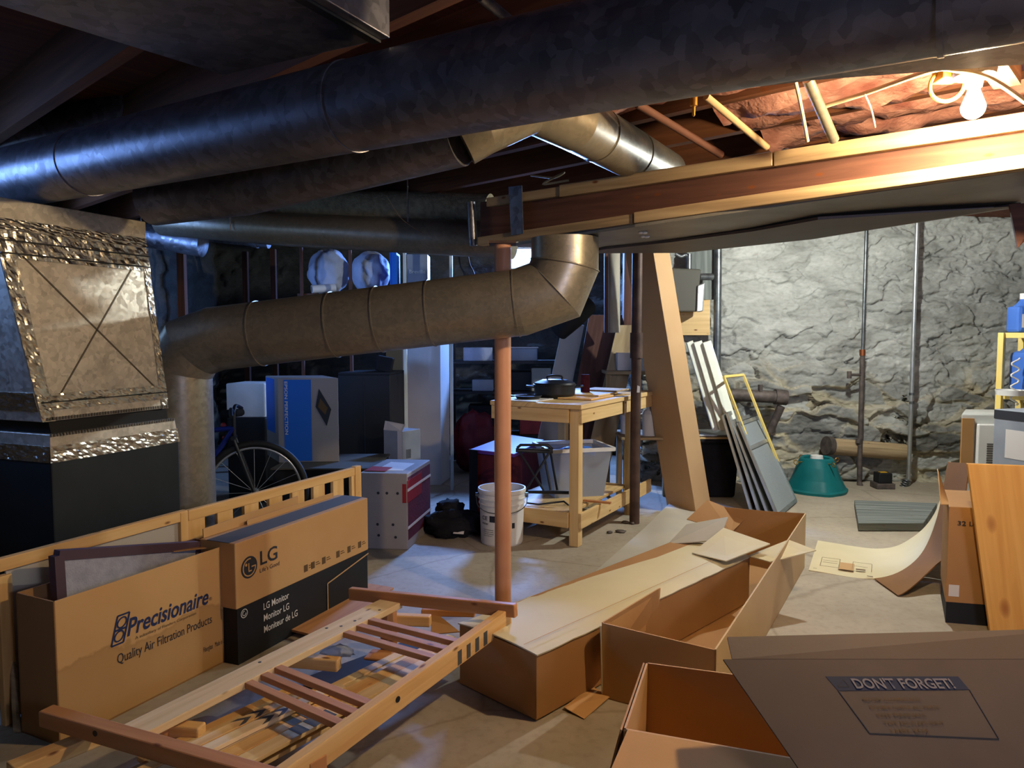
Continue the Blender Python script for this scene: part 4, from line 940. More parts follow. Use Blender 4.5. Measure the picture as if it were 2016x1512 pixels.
for k in range(4):
    an = math.pi/4+k*math.pi/2-.5; d = V((math.cos(an), math.sin(an), 0)); p = c+Z*.26
    m = MB(); m.cyl(p+d*.05, p+d*.19, .005, 10); m.torus(p+d*.21, .02, .004, V((-d.y, d.x, .3)), 24, 8); m.build('eye_bolt', 'brass', t)
# pipes on the stone wall
def vpipe(pts, r, mat, lab, extra=None, name='wall_pipe'):
    t = T(name, lab, 'pipe', V(pts[-1])); m = MB(); m.tube(pts, r, 20, True, True); m.build('pipe', mat, t); return t
dw = 6.6
pA, pB = P(1706, 440, dw), P(1690, 945, dw); pC, pD = P(1806, 430, dw), P(1786, 955, dw)
def up_(p): return xy(p, 2.42)
t = T('drain_pipe', 'dark left vertical pipe on the stone wall with valve and copper joint', 'pipe', xy(pB, .02))
m = MB(); m.tube([up_(pA), P(1698, 700, dw)], .014, 20); m.build('upper_pipe', 'pipe', t)
m = MB(); m.tube(spline([P(1698, 700, dw), P(1692, 930, dw), P(1693, 952, dw-.01), P(1703, 965, dw-.03), P(1730, 970, dw-.1)], 8), .021, 20, True, True); m.build('lower_pipe', 'rust', t)
m = MB(); m.cyl(P(1698, 700, dw), P(1698, 688, dw), .026, 20); m.build('coupling', 'copper', t)
m = MB(); m.cyl(P(1696, 738, dw), P(1672, 738, dw-.04), .012, 14); m.cyl(P(1672, 731, dw-.04), P(1672, 745, dw-.04), .02, 14); m.build('valve_handle', 'rust', t)
m = MB(); m.cyl(P(1691, 868, dw)-Z*.02, P(1691, 868, dw)+Z*.02, .028, 18); m.build('coupling', 'rust', t)
t = T('supply_pipe', 'light grey right vertical pipe on the stone wall running to the pump', 'pipe', xy(pD, .02))
m = MB(); m.tube(spline([up_(pC), P(1797, 700, dw), P(1789, 930, dw), P(1786, 948, dw-.02), P(1778, 965, dw-.06), P(1755, 972, dw-.1)], 8), .018, 20, True, True); m.build('pipe', 'alu', t)
for y in (773, 790): m = MB(); m.cyl(P(1795, y, dw), P(1795, y+5, dw), .023, 16); m.build('coupling', 'pipe', t)
m = MB()
for k in range(5): m.torus(P(1785-k*2, 946+k*4, dw-.02-.008*k), .026, .008, V((.3, 0, 1)), 24, 8)
m.build('hose_clamp', 'pipe', t)
c = P(1737, 968, dw-.12); c.z = 0
t = T('sump_pump', 'small black pump with orange label at the foot of the wall pipes', 'pump', c)
m = MB(); m.cbox(c+Z*.05, .12, .11, .09); m.build('motor', 'black', t, .008)
m = MB(); m.cbox(c, .16, .14, .05); m.build('pump_base', 'rust', t, .006)
m = MB(); m.cbox(c+Z*.14, .06, .05, .003); m.build('label', 'yellowbox', t)
# big horizontal pipe low on the wall, its brace and the stub
t = T('waste_pipe', 'thick rusty horizontal pipe on the stone wall behind the screens', 'pipe', P(1480, 780, 6.5))
m = MB(); m.tube([P(1395, 775, 6.5), P(1535, 782, 6.5)], .055, 28); m.build('pipe', 'rust', t)
m = MB(); m.tube([P(1525, 781, 6.5), P(1548, 783, 6.5)], .068, 28); m.build('pipe_hub', 'rust', t)
m = MB(); m.tube([P(1538, 800, 6.5), P(1515, 850, 6.55)], .035, 24); m.build('drop_pipe', 'rust', t)
m = MB(); m.tube([P(1497, 757, 6.48), P(1497, 770, 6.48)], .02, 16); m.build('tap', 'rust', t)
m = MB(); m.tube([P(1414, 430, 6.6), P(1410, 900, 6.6), xy(P(1410, 900, 6.6), 0)], .034, 24); tag(m.build('soil_pipe', 'pipe'), 'dark vertical soil pipe at the left edge of the stone wall', 'pipe')
t = T('pipe_stub', 'buff horizontal pipe stub set low in the stone wall', 'pipe', P(1690, 885, 6.66))
m = MB(); m.tube([P(1632, 878, 6.66), P(1780, 890, 6.72)], .075, 32); m.build('stub', 'oldwood', t)
m = MB(); m.tube([P(1626, 877, 6.65), P(1636, 878, 6.66)], .085, 32); m.build('stub_end', 'rust', t)
# yellow shelf with blue jugs at the right edge
t = T('shelf_unit', 'yellow wooden shelf unit at the right edge before the stone wall', 'shelf', F(2010, 960))
S0 = P(1973, 655, 5.55); S1 = P(2110, 655, 5.2); sd = (S1-S0); zS = S0.z
sn = V((-sd.y, sd.x, 0)).normalized()*.38
for p in (S0, S1, S0+sn, S1+sn): m = MB(); m.bar(xy(p, 0), xy(p, zS), .05, .04, sd); m.build('post', 'yellow', t, .004)
for zz in (zS, P(1973, 775, 5.55).z, .3):
    m = MB(); m.hexa([xy(p, zz-.04) for p in (S0, S1, S1+sn, S0+sn)], [xy(p, zz) for p in (S0, S1, S1+sn, S0+sn)]); m.build('shelf_board', 'yellow', t, .003)
def jug(c, s, lab, mat='blueplastic'):
    t = T('jug', lab, 'jug', c); m = MB(); m.cbox(c, .14*s, .12*s, .16*s); m.build('body', mat, t, .02*s)
    m = MB(); m.lathe(c+Z*.155*s, [(.06*s, 0), (.03*s, .03*s), (.02*s, .05*s)], 24); m.build('shoulder', mat, t)
    m = MB(); m.cyl(c+Z*.2*s, c+Z*.235*s, .024*s, 18); m.build('cap', 'white', t)
    m = MB(); m.cbox(c+V((0, -.061*s, .03*s)), .1*s, .002, .08*s); m.build('label', 'label', t)
jug(xy(lerp(S0, S1, .19)+sn*.4, zS), 1.25, 'blue plastic jug on the top of the yellow shelf')
jug(xy(lerp(S0, S1, .42)+sn*.4, P(1973, 775, 5.55).z), 2.0, 'large blue jug on the lower yellow shelf')
m = MB(); pts = [P(2000, 705, 5.4)+V((.03*math.cos(k*.9), 0, -.012*k)) for k in range(30)]; m.tube(pts, .006, 8, True, True); tag(m.build('cord', 'white'), 'coiled white cord hanging inside the yellow shelf', 'cord')
c = P(1990, 772, 5.4); m = MB(); m.lathe(c-Z*.0, [(0, 0), (.09, 0), (.1, .04), (.095, .04), (.085, .006), (0, .006)], 32); o = m.build('dish', 'white'); o.location.z = P(1973, 775, 5.55).z; tag(o, 'white round dish on the lower yellow shelf', 'dish')
# grey appliance box and the window air conditioner
t = T('carton', 'grey printed appliance carton in front of the yellow shelf, right edge', 'box', F(2010, 1010))
g = [P(1958, 805, 4.7), P(2040, 850, 4.3), P(2200, 840, 4.55), P(2110, 795, 4.95)]
zg = g[0].z
g = [P(1958, 805, 4.7), None, None, None]; d1 = V((.1, -.32, 0)); d2_ = V((.42, .1, 0)); g[1] = g[0]+d1; g[2] = g[1]+d2_; g[3] = g[0]+d2_
m = MB(); m.hexa([xy(p, .45) for p in g], [xy(p, zg) for p in g]); bx = m.build('carton_body', 'greybox', t, .004)
m = MB(); m.hexa([xy(p, 0) for p in g], [xy(p, .449) for p in g]); m.build('carton_base', 'greybox', t, .004)
m = MB(); n_ = V((d1.y, -d1.x, 0)).normalized()
n_ = -n_ if n_.x > 0 else n_
m.panel([xy(g[0]+d1*.25+n_*.002, zg-.3), xy(g[0]+d1*.8+n_*.002, zg-.3), xy(g[0]+d1*.8+n_*.002, zg-.12), xy(g[0]+d1*.25+n_*.002, zg-.12)], .001); m.build('printed_window', 'label', bx)
m = MB(); m.panel([xy(g[0]+d1*.0+n_*.002, zg-.06), xy(g[0]+d1+n_*.002, zg-.06), xy(g[0]+d1+n_*.002, zg-.004), xy(g[0]+n_*.002, zg-.004)], .001); m.build('printed_band', 'ink', bx)
text('PORTABLE', xy(g[1]+d2_*.05, zg-.05)+V((0, -.002, 0)), d2_, Z, .035, 'inkwhite', bx, .2, 0, .01)
a0 = P(1893, 815, 5.35); za = a0.z
t = T('air_conditioner', 'beige window air conditioner with grille beside the grey carton', 'appliance', xy(a0, 0)+V((.2, .2, 0)))
m = MB(); m.box(xy(a0, .0), (.42, -.06, 0), (.24, .35, 0), (0, 0, za)); ab = m.build('casing', 'bluewhite', t, .008)
fx = V((.42, -.06, 0)).normalized(); fn_ = V((fx.y, -fx.x, 0))
m = MB(); m.box(xy(a0, .35)+fx*.0+fn_*.001, fx*.08, fn_*.02, Z*(za-.38)); m.build('side_flap', 'card2', t)
m = MB(); m.box(xy(a0, za-.37)+fx*.1+fn_*.0, fx*.2, fn_*.04, Z*.3); fp_ = m.build('front_panel', 'white', t, .008)
m = MB()
for k in range(9): m.box(xy(a0, za-.35+.017*k)+fx*.16+fn_*.041, fx*.12, fn_*.002, Z*.007)
m.build('grille', 'grille', fp_)
# window screens leaning by the waste pipe
def scr(b0, b1, t0, t1_, lab, fillmat='screen', frame='alu', w=.03, mid=None):
    t = T('window_screen', lab, 'screen', (b0+b1)/2, 'screens leaning by the stone wall')
    n = (b1-b0).cross(t0-b0).normalized(); t1 = t0+(b1-b0)*.92
    for a, b2, nm in ((b0, b1, 'frame_rail'), (t0, t1, 'frame_rail'), (b0, t0, 'frame_stile'), (b1, t1, 'frame_stile')):
        m = MB(); m.bar(a, b2, .018, w, n.cross(V(b2)-V(a))); m.build(nm, frame, t)
    if fillmat: m = MB(); m.panel([b0, b1, t1, t0], .003); m.build('mesh_panel', fillmat, t)
    if mid:
        m = MB(); m.bar(lerp(b0, t0, mid), lerp(b1, t1, mid), .022, w, n.cross(b1-b0)); m.build('middle_rail', frame, t)
D = V((.1, -.06, 0))
scr(F(1530, 1015, .02), F(1566, 985, .02), P(1455, 835, 5.8), P(1490, 800, 6.1), 'front grey window screen with middle bar, leaning by the stone wall', mid=.72)
scr(F(1512, 1012, .02), F(1545, 985, .02), P(1443, 830, 5.85), P(1472, 790, 6.1), 'second grey window screen behind the front one')
scr(F(1495, 1010, .02), F(1525, 985, .02), P(1432, 815, 5.88), P(1460, 795, 6.05), 'third grey window screen in the leaning stack', 'alu')
scr(F(1480, 1008, .02), F(1510, 985, .02), P(1424, 820, 5.9), P(1448, 792, 6.0), 'rearmost dark-edged window screen of the leaning stack', 'darkwood')
scr(F(1522, 998, .02), F(1560, 980, .02), P(1425, 742, 5.95), P(1449, 727, 6.1), 'empty yellowed wooden frame sticking up above the grey screens', None, 'yellow', .02)
# ------------------------------------------------------------------ posts, leaning carton, meter
pc = F(990, 1196); pc.y += .04
m = MB(); m.cyl(pc, xy(pc, 1.79), .0405, 40); t = T('support_post', 'orange painted round steel post in the middle of the floor', 'post', pc)
m.build('post_shaft', 'pole', t); m = MB(); m.cbox(xy(pc, 1.79), .13, .13, .012); m.build('top_plate', 'brownpost', t)
bpst = F(1249, 1030)
t = T('support_post', 'dark brown rusty post right of the workbench', 'post', bpst)
m = MB(); m.cyl(bpst, xy(bpst, 2.1), .036, 32); m.build('post_shaft', 'brownpost', t)
m = MB(); m.cyl(xy(bpst, P(1250, 705, bpst.y).z), xy(bpst, P(1250, 655, bpst.y).z), .045, 32); m.build('collar', 'brownpost', t)
m = MB(); m.panel([xy(bpst, 0)+V((0, -.04, P(0, 772, bpst.y).z)), xy(bpst, 0)+V((.02, -.038, P(0, 772, bpst.y).z)), xy(bpst, 0)+V((.022, -.038, P(0, 760, bpst.y).z)), xy(bpst, 0)+V((.004, -.04, P(0, 758, bpst.y).z))], .001); m.build('tag', 'label', t)
b0 = [F(1370, 1012), V((1.22, 5.75, 0)), V((1.47, 6.0, 0)), V((1.56, 5.72, 0))]
tp = P(1280, 480, 5.62); zz = 2.02
sh = xy(tp, zz)-b0[0]; sh.x = (1279-CX)/FPX*5.6-b0[0].x; sh.y = .05
b0 = [xy(p, .012) for p in b0]
m = MB(); m.hexa(b0, [p+sh for p in b0], sh)
t = T('tall_carton', 'tall narrow carton leaning left, one side brown and one brightly lit', 'box', (b0[0]+b0[2])/2)
m.build('carton_body', 'cardlean', t, .004)
# meter on its boards
t = T('meter_board', 'plywood and grey boards fixed beside the soil pipe, carrying the meter', 'board', P(1365, 655, 6.62))
m = MB(); m.hexa([P(1300, 660, 6.66), P(1398, 660, 6.66), P(1398, 660, 6.62), P(1300, 660, 6.62)], [P(1300, 595, 6.66), P(1398, 590, 6.66), P(1398, 590, 6.62), P(1300, 595, 6.62)]); m.build('plywood_panel', 'benchwood', t, .003)
m = MB(); m.hexa([P(1352, 590, 6.66), P(1406, 590, 6.66), P(1406, 590, 6.63), P(1352, 590, 6.63)], [P(1352, 440, 6.66), P(1406, 440, 6.66), P(1406, 440, 6.63), P(1352, 440, 6.63)]); m.build('grey_panel', 'greywood', t, .003)
t = T('gas_meter', 'dark grey gas meter with shiny index hanging beside the leaning carton', 'meter', P(1355, 612, 6.4))
m = MB(); m.hexa([P(1318, 614, 6.4), P(1372, 614, 6.4), P(1372, 614, 6.55), P(1318, 614, 6.55)], [P(1308, 527, 6.4), P(1380, 530, 6.4), P(1380, 530, 6.55), P(1308, 527, 6.55)]); m.build('meter_body', 'tagdark', t, .015)
m = MB(); m.hexa([P(1371, 615, 6.38), P(1384, 613, 6.38), P(1384, 613, 6.5), P(1371, 615, 6.5)], [P(1373, 562, 6.38), P(1388, 556, 6.38), P(1388, 556, 6.5), P(1373, 562, 6.5)]); m.build('index_cover', 'alu', t, .01)
m = MB(); m.tube(spline([P(1330, 500, 6.45), P(1340, 505, 6.45), P(1352, 503, 6.45), P(1356, 530, 6.45)], 6), .018, 14, True, True); m.cyl(P(1356, 500, 6.45), P(1356, 530, 6.45), .025, 14); m.tube([P(1376, 545, 6.45), P(1402, 545, 6.5)], .03, 16); m.build('pipe_union', 'pipe', t)
def whiteboard(x0, x1, lab, d):
    b = [P(x0+52, 848, d-.35), P(x1+56, 846, d-.35)]; tt = [P(x0, 675, d), P(x1, 670, d)]
    m = MB(); m.hexa([b[0], b[1], b[1]+V((0, .03, 0)), b[0]+V((0, .03, 0))], [tt[0], tt[1], tt[1]+V((0, .03, 0)), tt[0]+V((0, .03, 0))], tt[0]-b[0])
    tag(m.build('shelf_plank', 'whitepaint', bevel=.004), lab, 'board')
whiteboard(1352, 1364, 'narrow cream board leaning right behind the tall carton', 6.35)
whiteboard(1366, 1382, 'cream moulded board leaning, middle of three by the meter', 6.3)
whiteboard(1384, 1400, 'outermost white board of three leaning near the soil pipe', 6.25)
t = T('tote_bin', 'dark plastic tote with boards on top, between leaning carton and screens', 'bin', F(1425, 1005))
c = F(1425, 1000); c.y += .15
def tapered(c, w0, d0, w1, d1, h, rot=0):
    ca, sa = math.cos(rot), math.sin(rot)
    def q(w, d, z): return [c+V((x*ca-y*sa, x*sa+y*ca, z)) for x, y in ((-w/2, -d/2), (w/2, -d/2), (w/2, d/2), (-w/2, d/2))]
    return q(w0, d0, 0), q(w1, d1, h)
c = V((1.7, 6.27, 0))
q0_, q1_ = tapered(c, .32, .36, .38, .4, .46); m = MB(); m.hexa(q0_, q1_); m.build('bin_body', 'blackcloth', t, .02)
q0_, q1_ = tapered(c+Z*.46, .41, .42, .41, .42, .03); m = MB(); m.hexa(q0_, q1_); m.build('lid', 'blackcloth', t, .01)
for k, (x, y, w, lab) in enumerate(((-.16, -.02, .46, 'thin plywood sheet lying on the dark tote'), (-.12, .0, .4, 'glass-fronted frame lying on the plywood over the dark tote'))):
    m = MB(); m.cbox(c+V((x+.1, y, .492+.02*k)), w, .36, .015); tag(m.build('flat_board', ['benchwood', 'alu'][k], bevel=.003), lab, 'board')

# ------------------------------------------------------------------ workbench and what is on it
W0 = F(1138, 1078); WE = V((.5, .866, 0)); WL = V((-.866, .5, 0)); bw, bd = .62, 1.02; zb = .915
def wp(e, l, z): return xy(W0+WE*e+WL*l, z)
t = T('workbench', 'pine workbench with lower shelf, right of the orange post', 'workbench', wp(bd/2, bw/2, 0))
for e, l in ((0, 0), (bd-.06, 0), (0, bw-.06), (bd-.06, bw-.06)):
    m = MB(); m.box(wp(e, l, 0), WE*.065, WL*.065, Z*(zb-.03)); m.ax = [Z]*len(m.ax); m.build('leg', 'benchwood', t, .004)
m = MB(); m.box(wp(-.02, .065, zb-.12), WE*.02, WL*(bw-.05), Z*.09); m.build('apron', 'benchwood', t, .003)
m = MB(); m.box(wp(0.0, -.02, zb-.12), WE*(bd+.35), WL*.02, Z*.09); m.build('apron', 'benchwood', t, .003)
m = MB(); m.box(wp(-.03, -.03, zb-.03), WE*(bd+.4), WL*(bw+.05), Z*.03); m.build('tabletop', 'benchwood', t, .004)
m = MB(); m.box(wp(-.0, 0.068, .2), WE*(bd), WL*(bw-.07), Z*.02); m.build('shelf', 'benchwood', t, .003)
m = MB(); m.box(wp(-.02, .065, .12), WE*.02, WL*(bw-.05), Z*.1); m.build('shelf_apron', 'benchwood', t, .003)
m = MB(); m.box(wp(.0, -.02, .12), WE*(bd+.3), WL*.02, Z*.1); m.build('shelf_apron', 'benchwood', t, .003)
m = MB(); m.box(wp(bd*.68, -.024, zb-.13), WE*.02, WL*.06, Z*.133); m.build('strap', 'tagdark', t)
# pans on the bench
c = P(1092, 782, 5.15); c.z = zb+.001
t = T('roasting_pan', 'black enamel roasting pan with lid on the workbench', 'pan', c)
m = MB(); m.lathe(c, [(0, 0), (.125, 0), (.142, .03), (.145, .085), (.15, .088), (.15, .094), (.14, .094), (.0, .09)], 48); m.build('pan_body', 'black', t)
m = MB(); m.lathe(c, [(.146, .095), (.14, .105), (.09, .125), (.0, .13)], 48); m.build('lid', 'black', t)
m = MB(); m.tube(spline([c+V((-.05, 0, .122)), c+V((-.045, 0, .15)), c+V((.045, 0, .15)), c+V((.05, 0, .122))], 6), .007, 10, True, True); m.build('handle', 'black', t)
for s in (-1, 1): m = MB(); m.tube(spline([c+V((s*.14, -.05, .075)), c+V((s*.19, -.03, .08)), c+V((s*.19, .03, .08)), c+V((s*.14, .05, .075))], 6), .006, 10, True, True); m.build('side_handle', 'black', t)
c = P(1040, 790, 4.98); c.z = zb+.001
t = T('frying_pan', 'black frying pan with handle beside the roasting pan', 'pan', c)
m = MB(); m.lathe(c, [(0, 0), (.07, 0), (.09, .03), (.094, .03), (.075, .004), (0, .004)], 40); m.build('pan_body', 'black', t)
m = MB(); m.bar(c+V((-.088, 0, .025)), c+V((-.2, .02, .03)), .022, .008); m.build('handle', 'black', t)
c = P(1152, 770, 5.35); c.z = zb+.001
m = MB(); m.lathe(c, [(0, 0), (.033, 0), (.033, .12), (.03, .125), (.03, .15), (0, .15)], 28); tag(m.build('tin_can', 'maroon'), 'small brown tin standing right of the roasting pan', 'tin')
for k, (e, l, w, d, lab) in enumerate(((.28, .04, .4, .25, 'thin cork-coloured board lying on the workbench front corner'), (.45, .06, .35, .22, 'second thin board overlapping on the workbench'), (.75, .05, .25, .28, 'pale board farthest back on the workbench'))):
    m = MB(); m.box(wp(e, l, zb+.002+.012*k), WE*w, WL*d, Z*.011); tag(m.build('thin_board', ['pine', 'benchwood', 'oldwood'][k], bevel=.002), lab, 'board')
m = MB(); m.box(wp(-.01, .3, zb+.002), WE*.25, WL*.3, Z*.006); tag(m.build('paper_sheet', 'label'), 'flat white sheet on the workbench beneath the frying pan', 'paper')
# lower shelf: translucent tote with a paper bag inside
c = wp(.55, .3, .222)
t = T('storage_tote', 'translucent plastic tote on the lower shelf of the workbench', 'tote', c)
q0_, q1_ = tapered(c, .36, .3, .44, .38, .32, .25); m = MB()
for k in range(4):
    a, b2, a2, b3 = q0_[k], q0_[(k+1) % 4], q1_[k], q1_[(k+1) % 4]; m.panel([a, b2, b3, a2], .004)
m.panel(q0_, .004); m.build('bin_body', 'tote', t)
q2, q3 = tapered(c+Z*.315, .47, .41, .47, .41, .02, .25); m = MB()
for k in range(4): m.bar(q3[k], q3[(k+1) % 4], .02, .025)
m.build('rim', 'white', t)
m = MB(); m.ball(c+Z*.14, .14, .11, .12, 24, .3, 3, 2); o = m.build('cloth_bundle', 'cloth'); tag(o, 'pale bundle inside the translucent tote', 'cloth')
m = MB(); m.ball(c+V((.03, -.02, .29)), .13, .1, .05, 24, .3, 3, 8); tag(m.build('plastic_bag', 'blueplastic'), 'blue plastic bag spilling from the top of the tote', 'bag')
# black folding stand
o = wp(.16, .36, .222)
t = T('folding_stand', 'black folding metal stand on the lower shelf before the tote', 'stand', o)
zx = lambda x, y, d=4.86: P(x, y, d)
def wire(pts, r=.008, nm='wire_frame'): m = MB(); m.tube([V(p) for p in pts], r, 10, True, True); m.build(nm, 'black', t)
wire([zx(1036, 965), zx(1085, 885), zx(1020, 885), zx(1072, 968), ]); wire([zx(1082, 880, 5.0), zx(1097, 965, 4.95)]); wire([zx(1068, 880, 5.0), zx(1084, 965, 4.95)])
wire([zx(1018, 882), zx(1025, 876), zx(1078, 876), zx(1086, 883), zx(1086, 890), zx(1018, 888), zx(1018, 882)], .009, 'top_bar'); wire([zx(1030, 968), zx(1120, 970, 4.8)], .011, 'base_bar'); wire([zx(1036, 990), zx(1060, 993), zx(1110, 987), zx(1126, 1000)], .006)
m = MB(); m.bar(wp(.3, .1, .235), wp(.32, -.09, .235), .03, .012); tag(m.build('stick', 'pinedark'), 'short brown stick lying on the lower shelf of the workbench', 'stick')
# maroon cart with purple top left of the bench
c0 = [P(928, 885, 5.35), P(1010, 890, 5.0), P(1062, 862, 5.5), P(985, 858, 5.9)]
zt_ = .5
c0 = [F(x, y, zt_) for (x, y) in ((927, 884), (1012, 893), (1070, 866), (1003, 856))]
t = T('storage_box', 'maroon storage box with a purple lid beside the white bucket', 'box', sum((xy(p, 0) for p in c0), V())/4)
m = MB(); m.hexa([xy(p, 0) for p in c0], [xy(p, zt_-.03) for p in c0]); m.build('box_body', 'maroon', t, .006)
ctr = sum(c0, V())/4
m = MB(); m.hexa([ctr+(p-ctr)*1.03-Z*.028 for p in c0], [ctr+(p-ctr)*1.03 for p in c0]); m.build('lid', 'purple', t, .006)
m = MB(); m.box(xy(c0[0], 0)-V((.012, .02, 0)), (c0[1]-c0[0])*.2, V((0, .02, 0)), Z*zt_); m.build('corner_post', 'blackcloth', t)
# bucket
c = V((-.066, 4.77, 0))
t = T('bucket', 'white plastic bucket with black print behind the orange post', 'bucket', c)
m = MB(); m.lathe(c, [(0, .0), (.132, 0), (.137, .01), (.145, .26), (.151, .262), (.151, .268), (.146, .27), (.147, .295), (.154, .297), (.154, .303), (.148, .306), (.149, .33), (.155, .335), (.158, .35), (.155, .362), (.147, .362), (.145, .34), (.128, .012), (0, .012)], 64); bk = m.build('pail', 'white', t)
m = MB()
for s in (-1, 1): m.cyl(c+V((s*.15, 0, .31)), c+V((s*.172, 0, .31)), .016, 14)
m.tube(spline([c+V((-.168, 0, .31)), c+V((-.15, -.1, .26)), c+V((-.07, -.165, .23)), c+V((.07, -.165, .23)), c+V((.15, -.1, .26)), c+V((.168, 0, .31))], 8), .003, 8, True, True); m.build('handle', 'pipe', t)
def onb(body, an, z, size, w, mat='ink'):   # lettering wrapped on the pail
    r = .139+.006*z/.26; d = V((math.sin(an), -math.cos(an), 0)); p = c+d*(r+.001)+Z*z
    o = text(body, p, V((math.cos(an), math.sin(an), 0)), Z, size, mat, bk, w, 0, .01, lift=0)
    for v in o.data.vertices:
        q = v.co+wpos(bk)-c; s = (q-d*(r+.001)).dot(V((math.cos(an), math.sin(an), 0))); a2 = an+s/r
        v.co = c+V((math.sin(a2), -math.cos(a2), 0))*(r+.0016)+Z*q.z-wpos(bk)
onb('CE', -1.05, .17, .035, .05); onb('water', -1.05, .14, .022, .06); onb('read directions', -.95, .105, .01, .08); onb('before you open', -.95, .092, .01, .08); onb('keep this closed', -.95, .079, .01, .08); onb('store indoors', -.95, .066, .01, .07)
m = MB()
for (an, z0_, z1_) in ((-.5, .16, .2), (-.42, .16, .2), (-.34, .16, .2), (.55, .12, .155)):
    d = V((math.sin(an), -math.cos(an), 0)); r = .1435; e = V((math.cos(an), math.sin(an), 0))
    m.panel([c+d*r+Z*z0_-e*.01, c+d*r+Z*z0_+e*.01, c+d*r+Z*z1_+e*.01, c+d*r+Z*z1_-e*.01], .001)
m.build('printed_bar', 'ink', bk)
# dark bag pile on the floor
c = F(893, 1058); rows = []
t = T('duffel_bag', 'slumped black bag with pale tag on the floor left of the bucket', 'bag', c+V((0, .15, 0)))
m = MB(); m.ball(c+V((.0, .12, .06)), .22, .17, .10, 32, .35, 2.2, 3); m.build('bag_body', 'blackcloth', t)
m = MB(); m.ball(c+V((-.04, .2, .16)), .1, .1, .05, 20, .4, 3, 6); m.build('strap', 'blackcloth', t)
m = MB(); m.panel([c+V((.0, -.05, .04)), c+V((.07, -.05, .035)), c+V((.075, -.03, .06)), c+V((.01, -.03, .065))], .002); m.build('tag', 'label', t)
# red bag behind, printer on shelf, dark shelf
c = P(935, 880, 7.2); c.z = 0
m = MB(); m.ball(c+Z*.3, .22, .15, .3, 28, .25, 2.5, 4); tag(m.build('bag', noisy('red_bag', '#5a1620', '#701c28', 8, .5, 0, .2)), 'red bag standing in the dark left of the orange post', 'bag')
t = T('shelving', 'dark metal shelving in the shadows behind the workbench', 'shelf', V((-.1, 7.75, 0)))
for x in (-.62, .5):
    for y in (7.55, 7.95): m = MB(); m.bar(V((x, y, 0)), V((x, y, 1.5)), .03, .03, V((1, 0, 0))); m.build('post', 'black', t)
for z in (.3, .75, 1.06, 1.42): m = MB(); m.box((-.63, 7.53, z), (1.15, 0, 0), (0, .44, 0), (0, 0, .025)); m.build('shelf_board', 'black', t)
t = T('printer', 'pale flat printer on the dark shelving, seen beside the orange post', 'printer', V((.08, 7.7, 1.085)))
m = MB(); m.cbox(V((.05, 7.72, 1.086)), .42, .3, .13); m.build('body', 'greybox', t, .01)
m = MB(); m.cbox(V((.05, 7.72, 1.218)), .44, .3, .012); m.build('lid', 'label', t, .003)
for k, (x, w, h, mat, z) in enumerate(((-.35, .3, .14, 'cloth', 1.086), (-.3, .22, .12, 'greybox', .776), (.05, .3, .2, 'blackcard', .776), (.3, .2, .24, 'cardgrey', .776), (-.25, .4, .3, 'blackcard', .326), (.25, .35, .3, 'maroon', .326))):
    m = MB(); m.cbox(V((x, 7.72, z)), w, .28, h)
    tag(m.build('storage_box', mat, bevel=.01), ['pale bag-like box left of the printer', 'grey box on the shelf below the printer, left', 'black box on the shelf below the printer', 'grey-brown box on the shelf below the printer, right', 'black box lowest on the dark shelving', 'dark red box lowest on the dark shelving'][k], 'box')
# boards behind the bench
for (xa, xb, ya, yb, d0, d1, w, mat, lab) in ((1108, 1075, 640, 790, 6.9, 6.5, .2, 'cardgrey', 'tall greyish board leaning behind the roasting pan'), (1160, 1130, 620, 790, 6.7, 6.3, .32, 'darkwood', 'dark board leaning behind the workbench, right of the grey one'), (1215, 1185, 640, 770, 6.5, 6.2, .2, 'oldwood', 'old yellowish board leaning behind the workbench corner')):
    a, b2 = P(xa, ya, d0), P(xb, yb, d1); d = (b2-a); b2 = a+d*(a.z/(a.z-b2.z)); b2.z = .003
    m = MB(); m.hexa([b2, b2+V((w, 0, 0)), b2+V((w, .02, 0)), b2+V((0, .02, 0))], [a, a+V((w, 0, 0)), a+V((w, .02, 0)), a+V((0, .02, 0))], d)
    tag(m.build('leaning_board', mat, bevel=.003), lab, 'board')
m = MB(); m.tube([P(1155, 600, 6.2), P(1130, 625, 6.1), P(1100, 650, 6.2)], .09, 24, True, True); tag(m.build('black_hose', 'rubber'), 'coiled black hose hanging below the flue elbow', 'hose')
m = MB(); m.cyl(P(1208, 655, 6.35), P(1208, 495, 6.35), .055, 28); tag(m.build('cardboard_tube', 'cardgrey'), 'upright buff cardboard tube left of the leaning carton', 'tube')
m = MB(); m.bar(P(1193, 655, 6.3), P(1193, 490, 6.3), .03, .03, V((1, 0, 0))); tag(m.build('wood_stud', 'darkwood'), 'dark red stud beside the cardboard tube', 'stud')
m = MB(); P0 = P(1228, 655, 6.55); m.box(xy(P0, P0.z), (.14, 0, 0), (0, .1, 0), (0, 0, .75)); tag(m.build('cupboard_side', 'darkwood', bevel=.004), 'brown wooden casing left of the leaning carton', 'board')
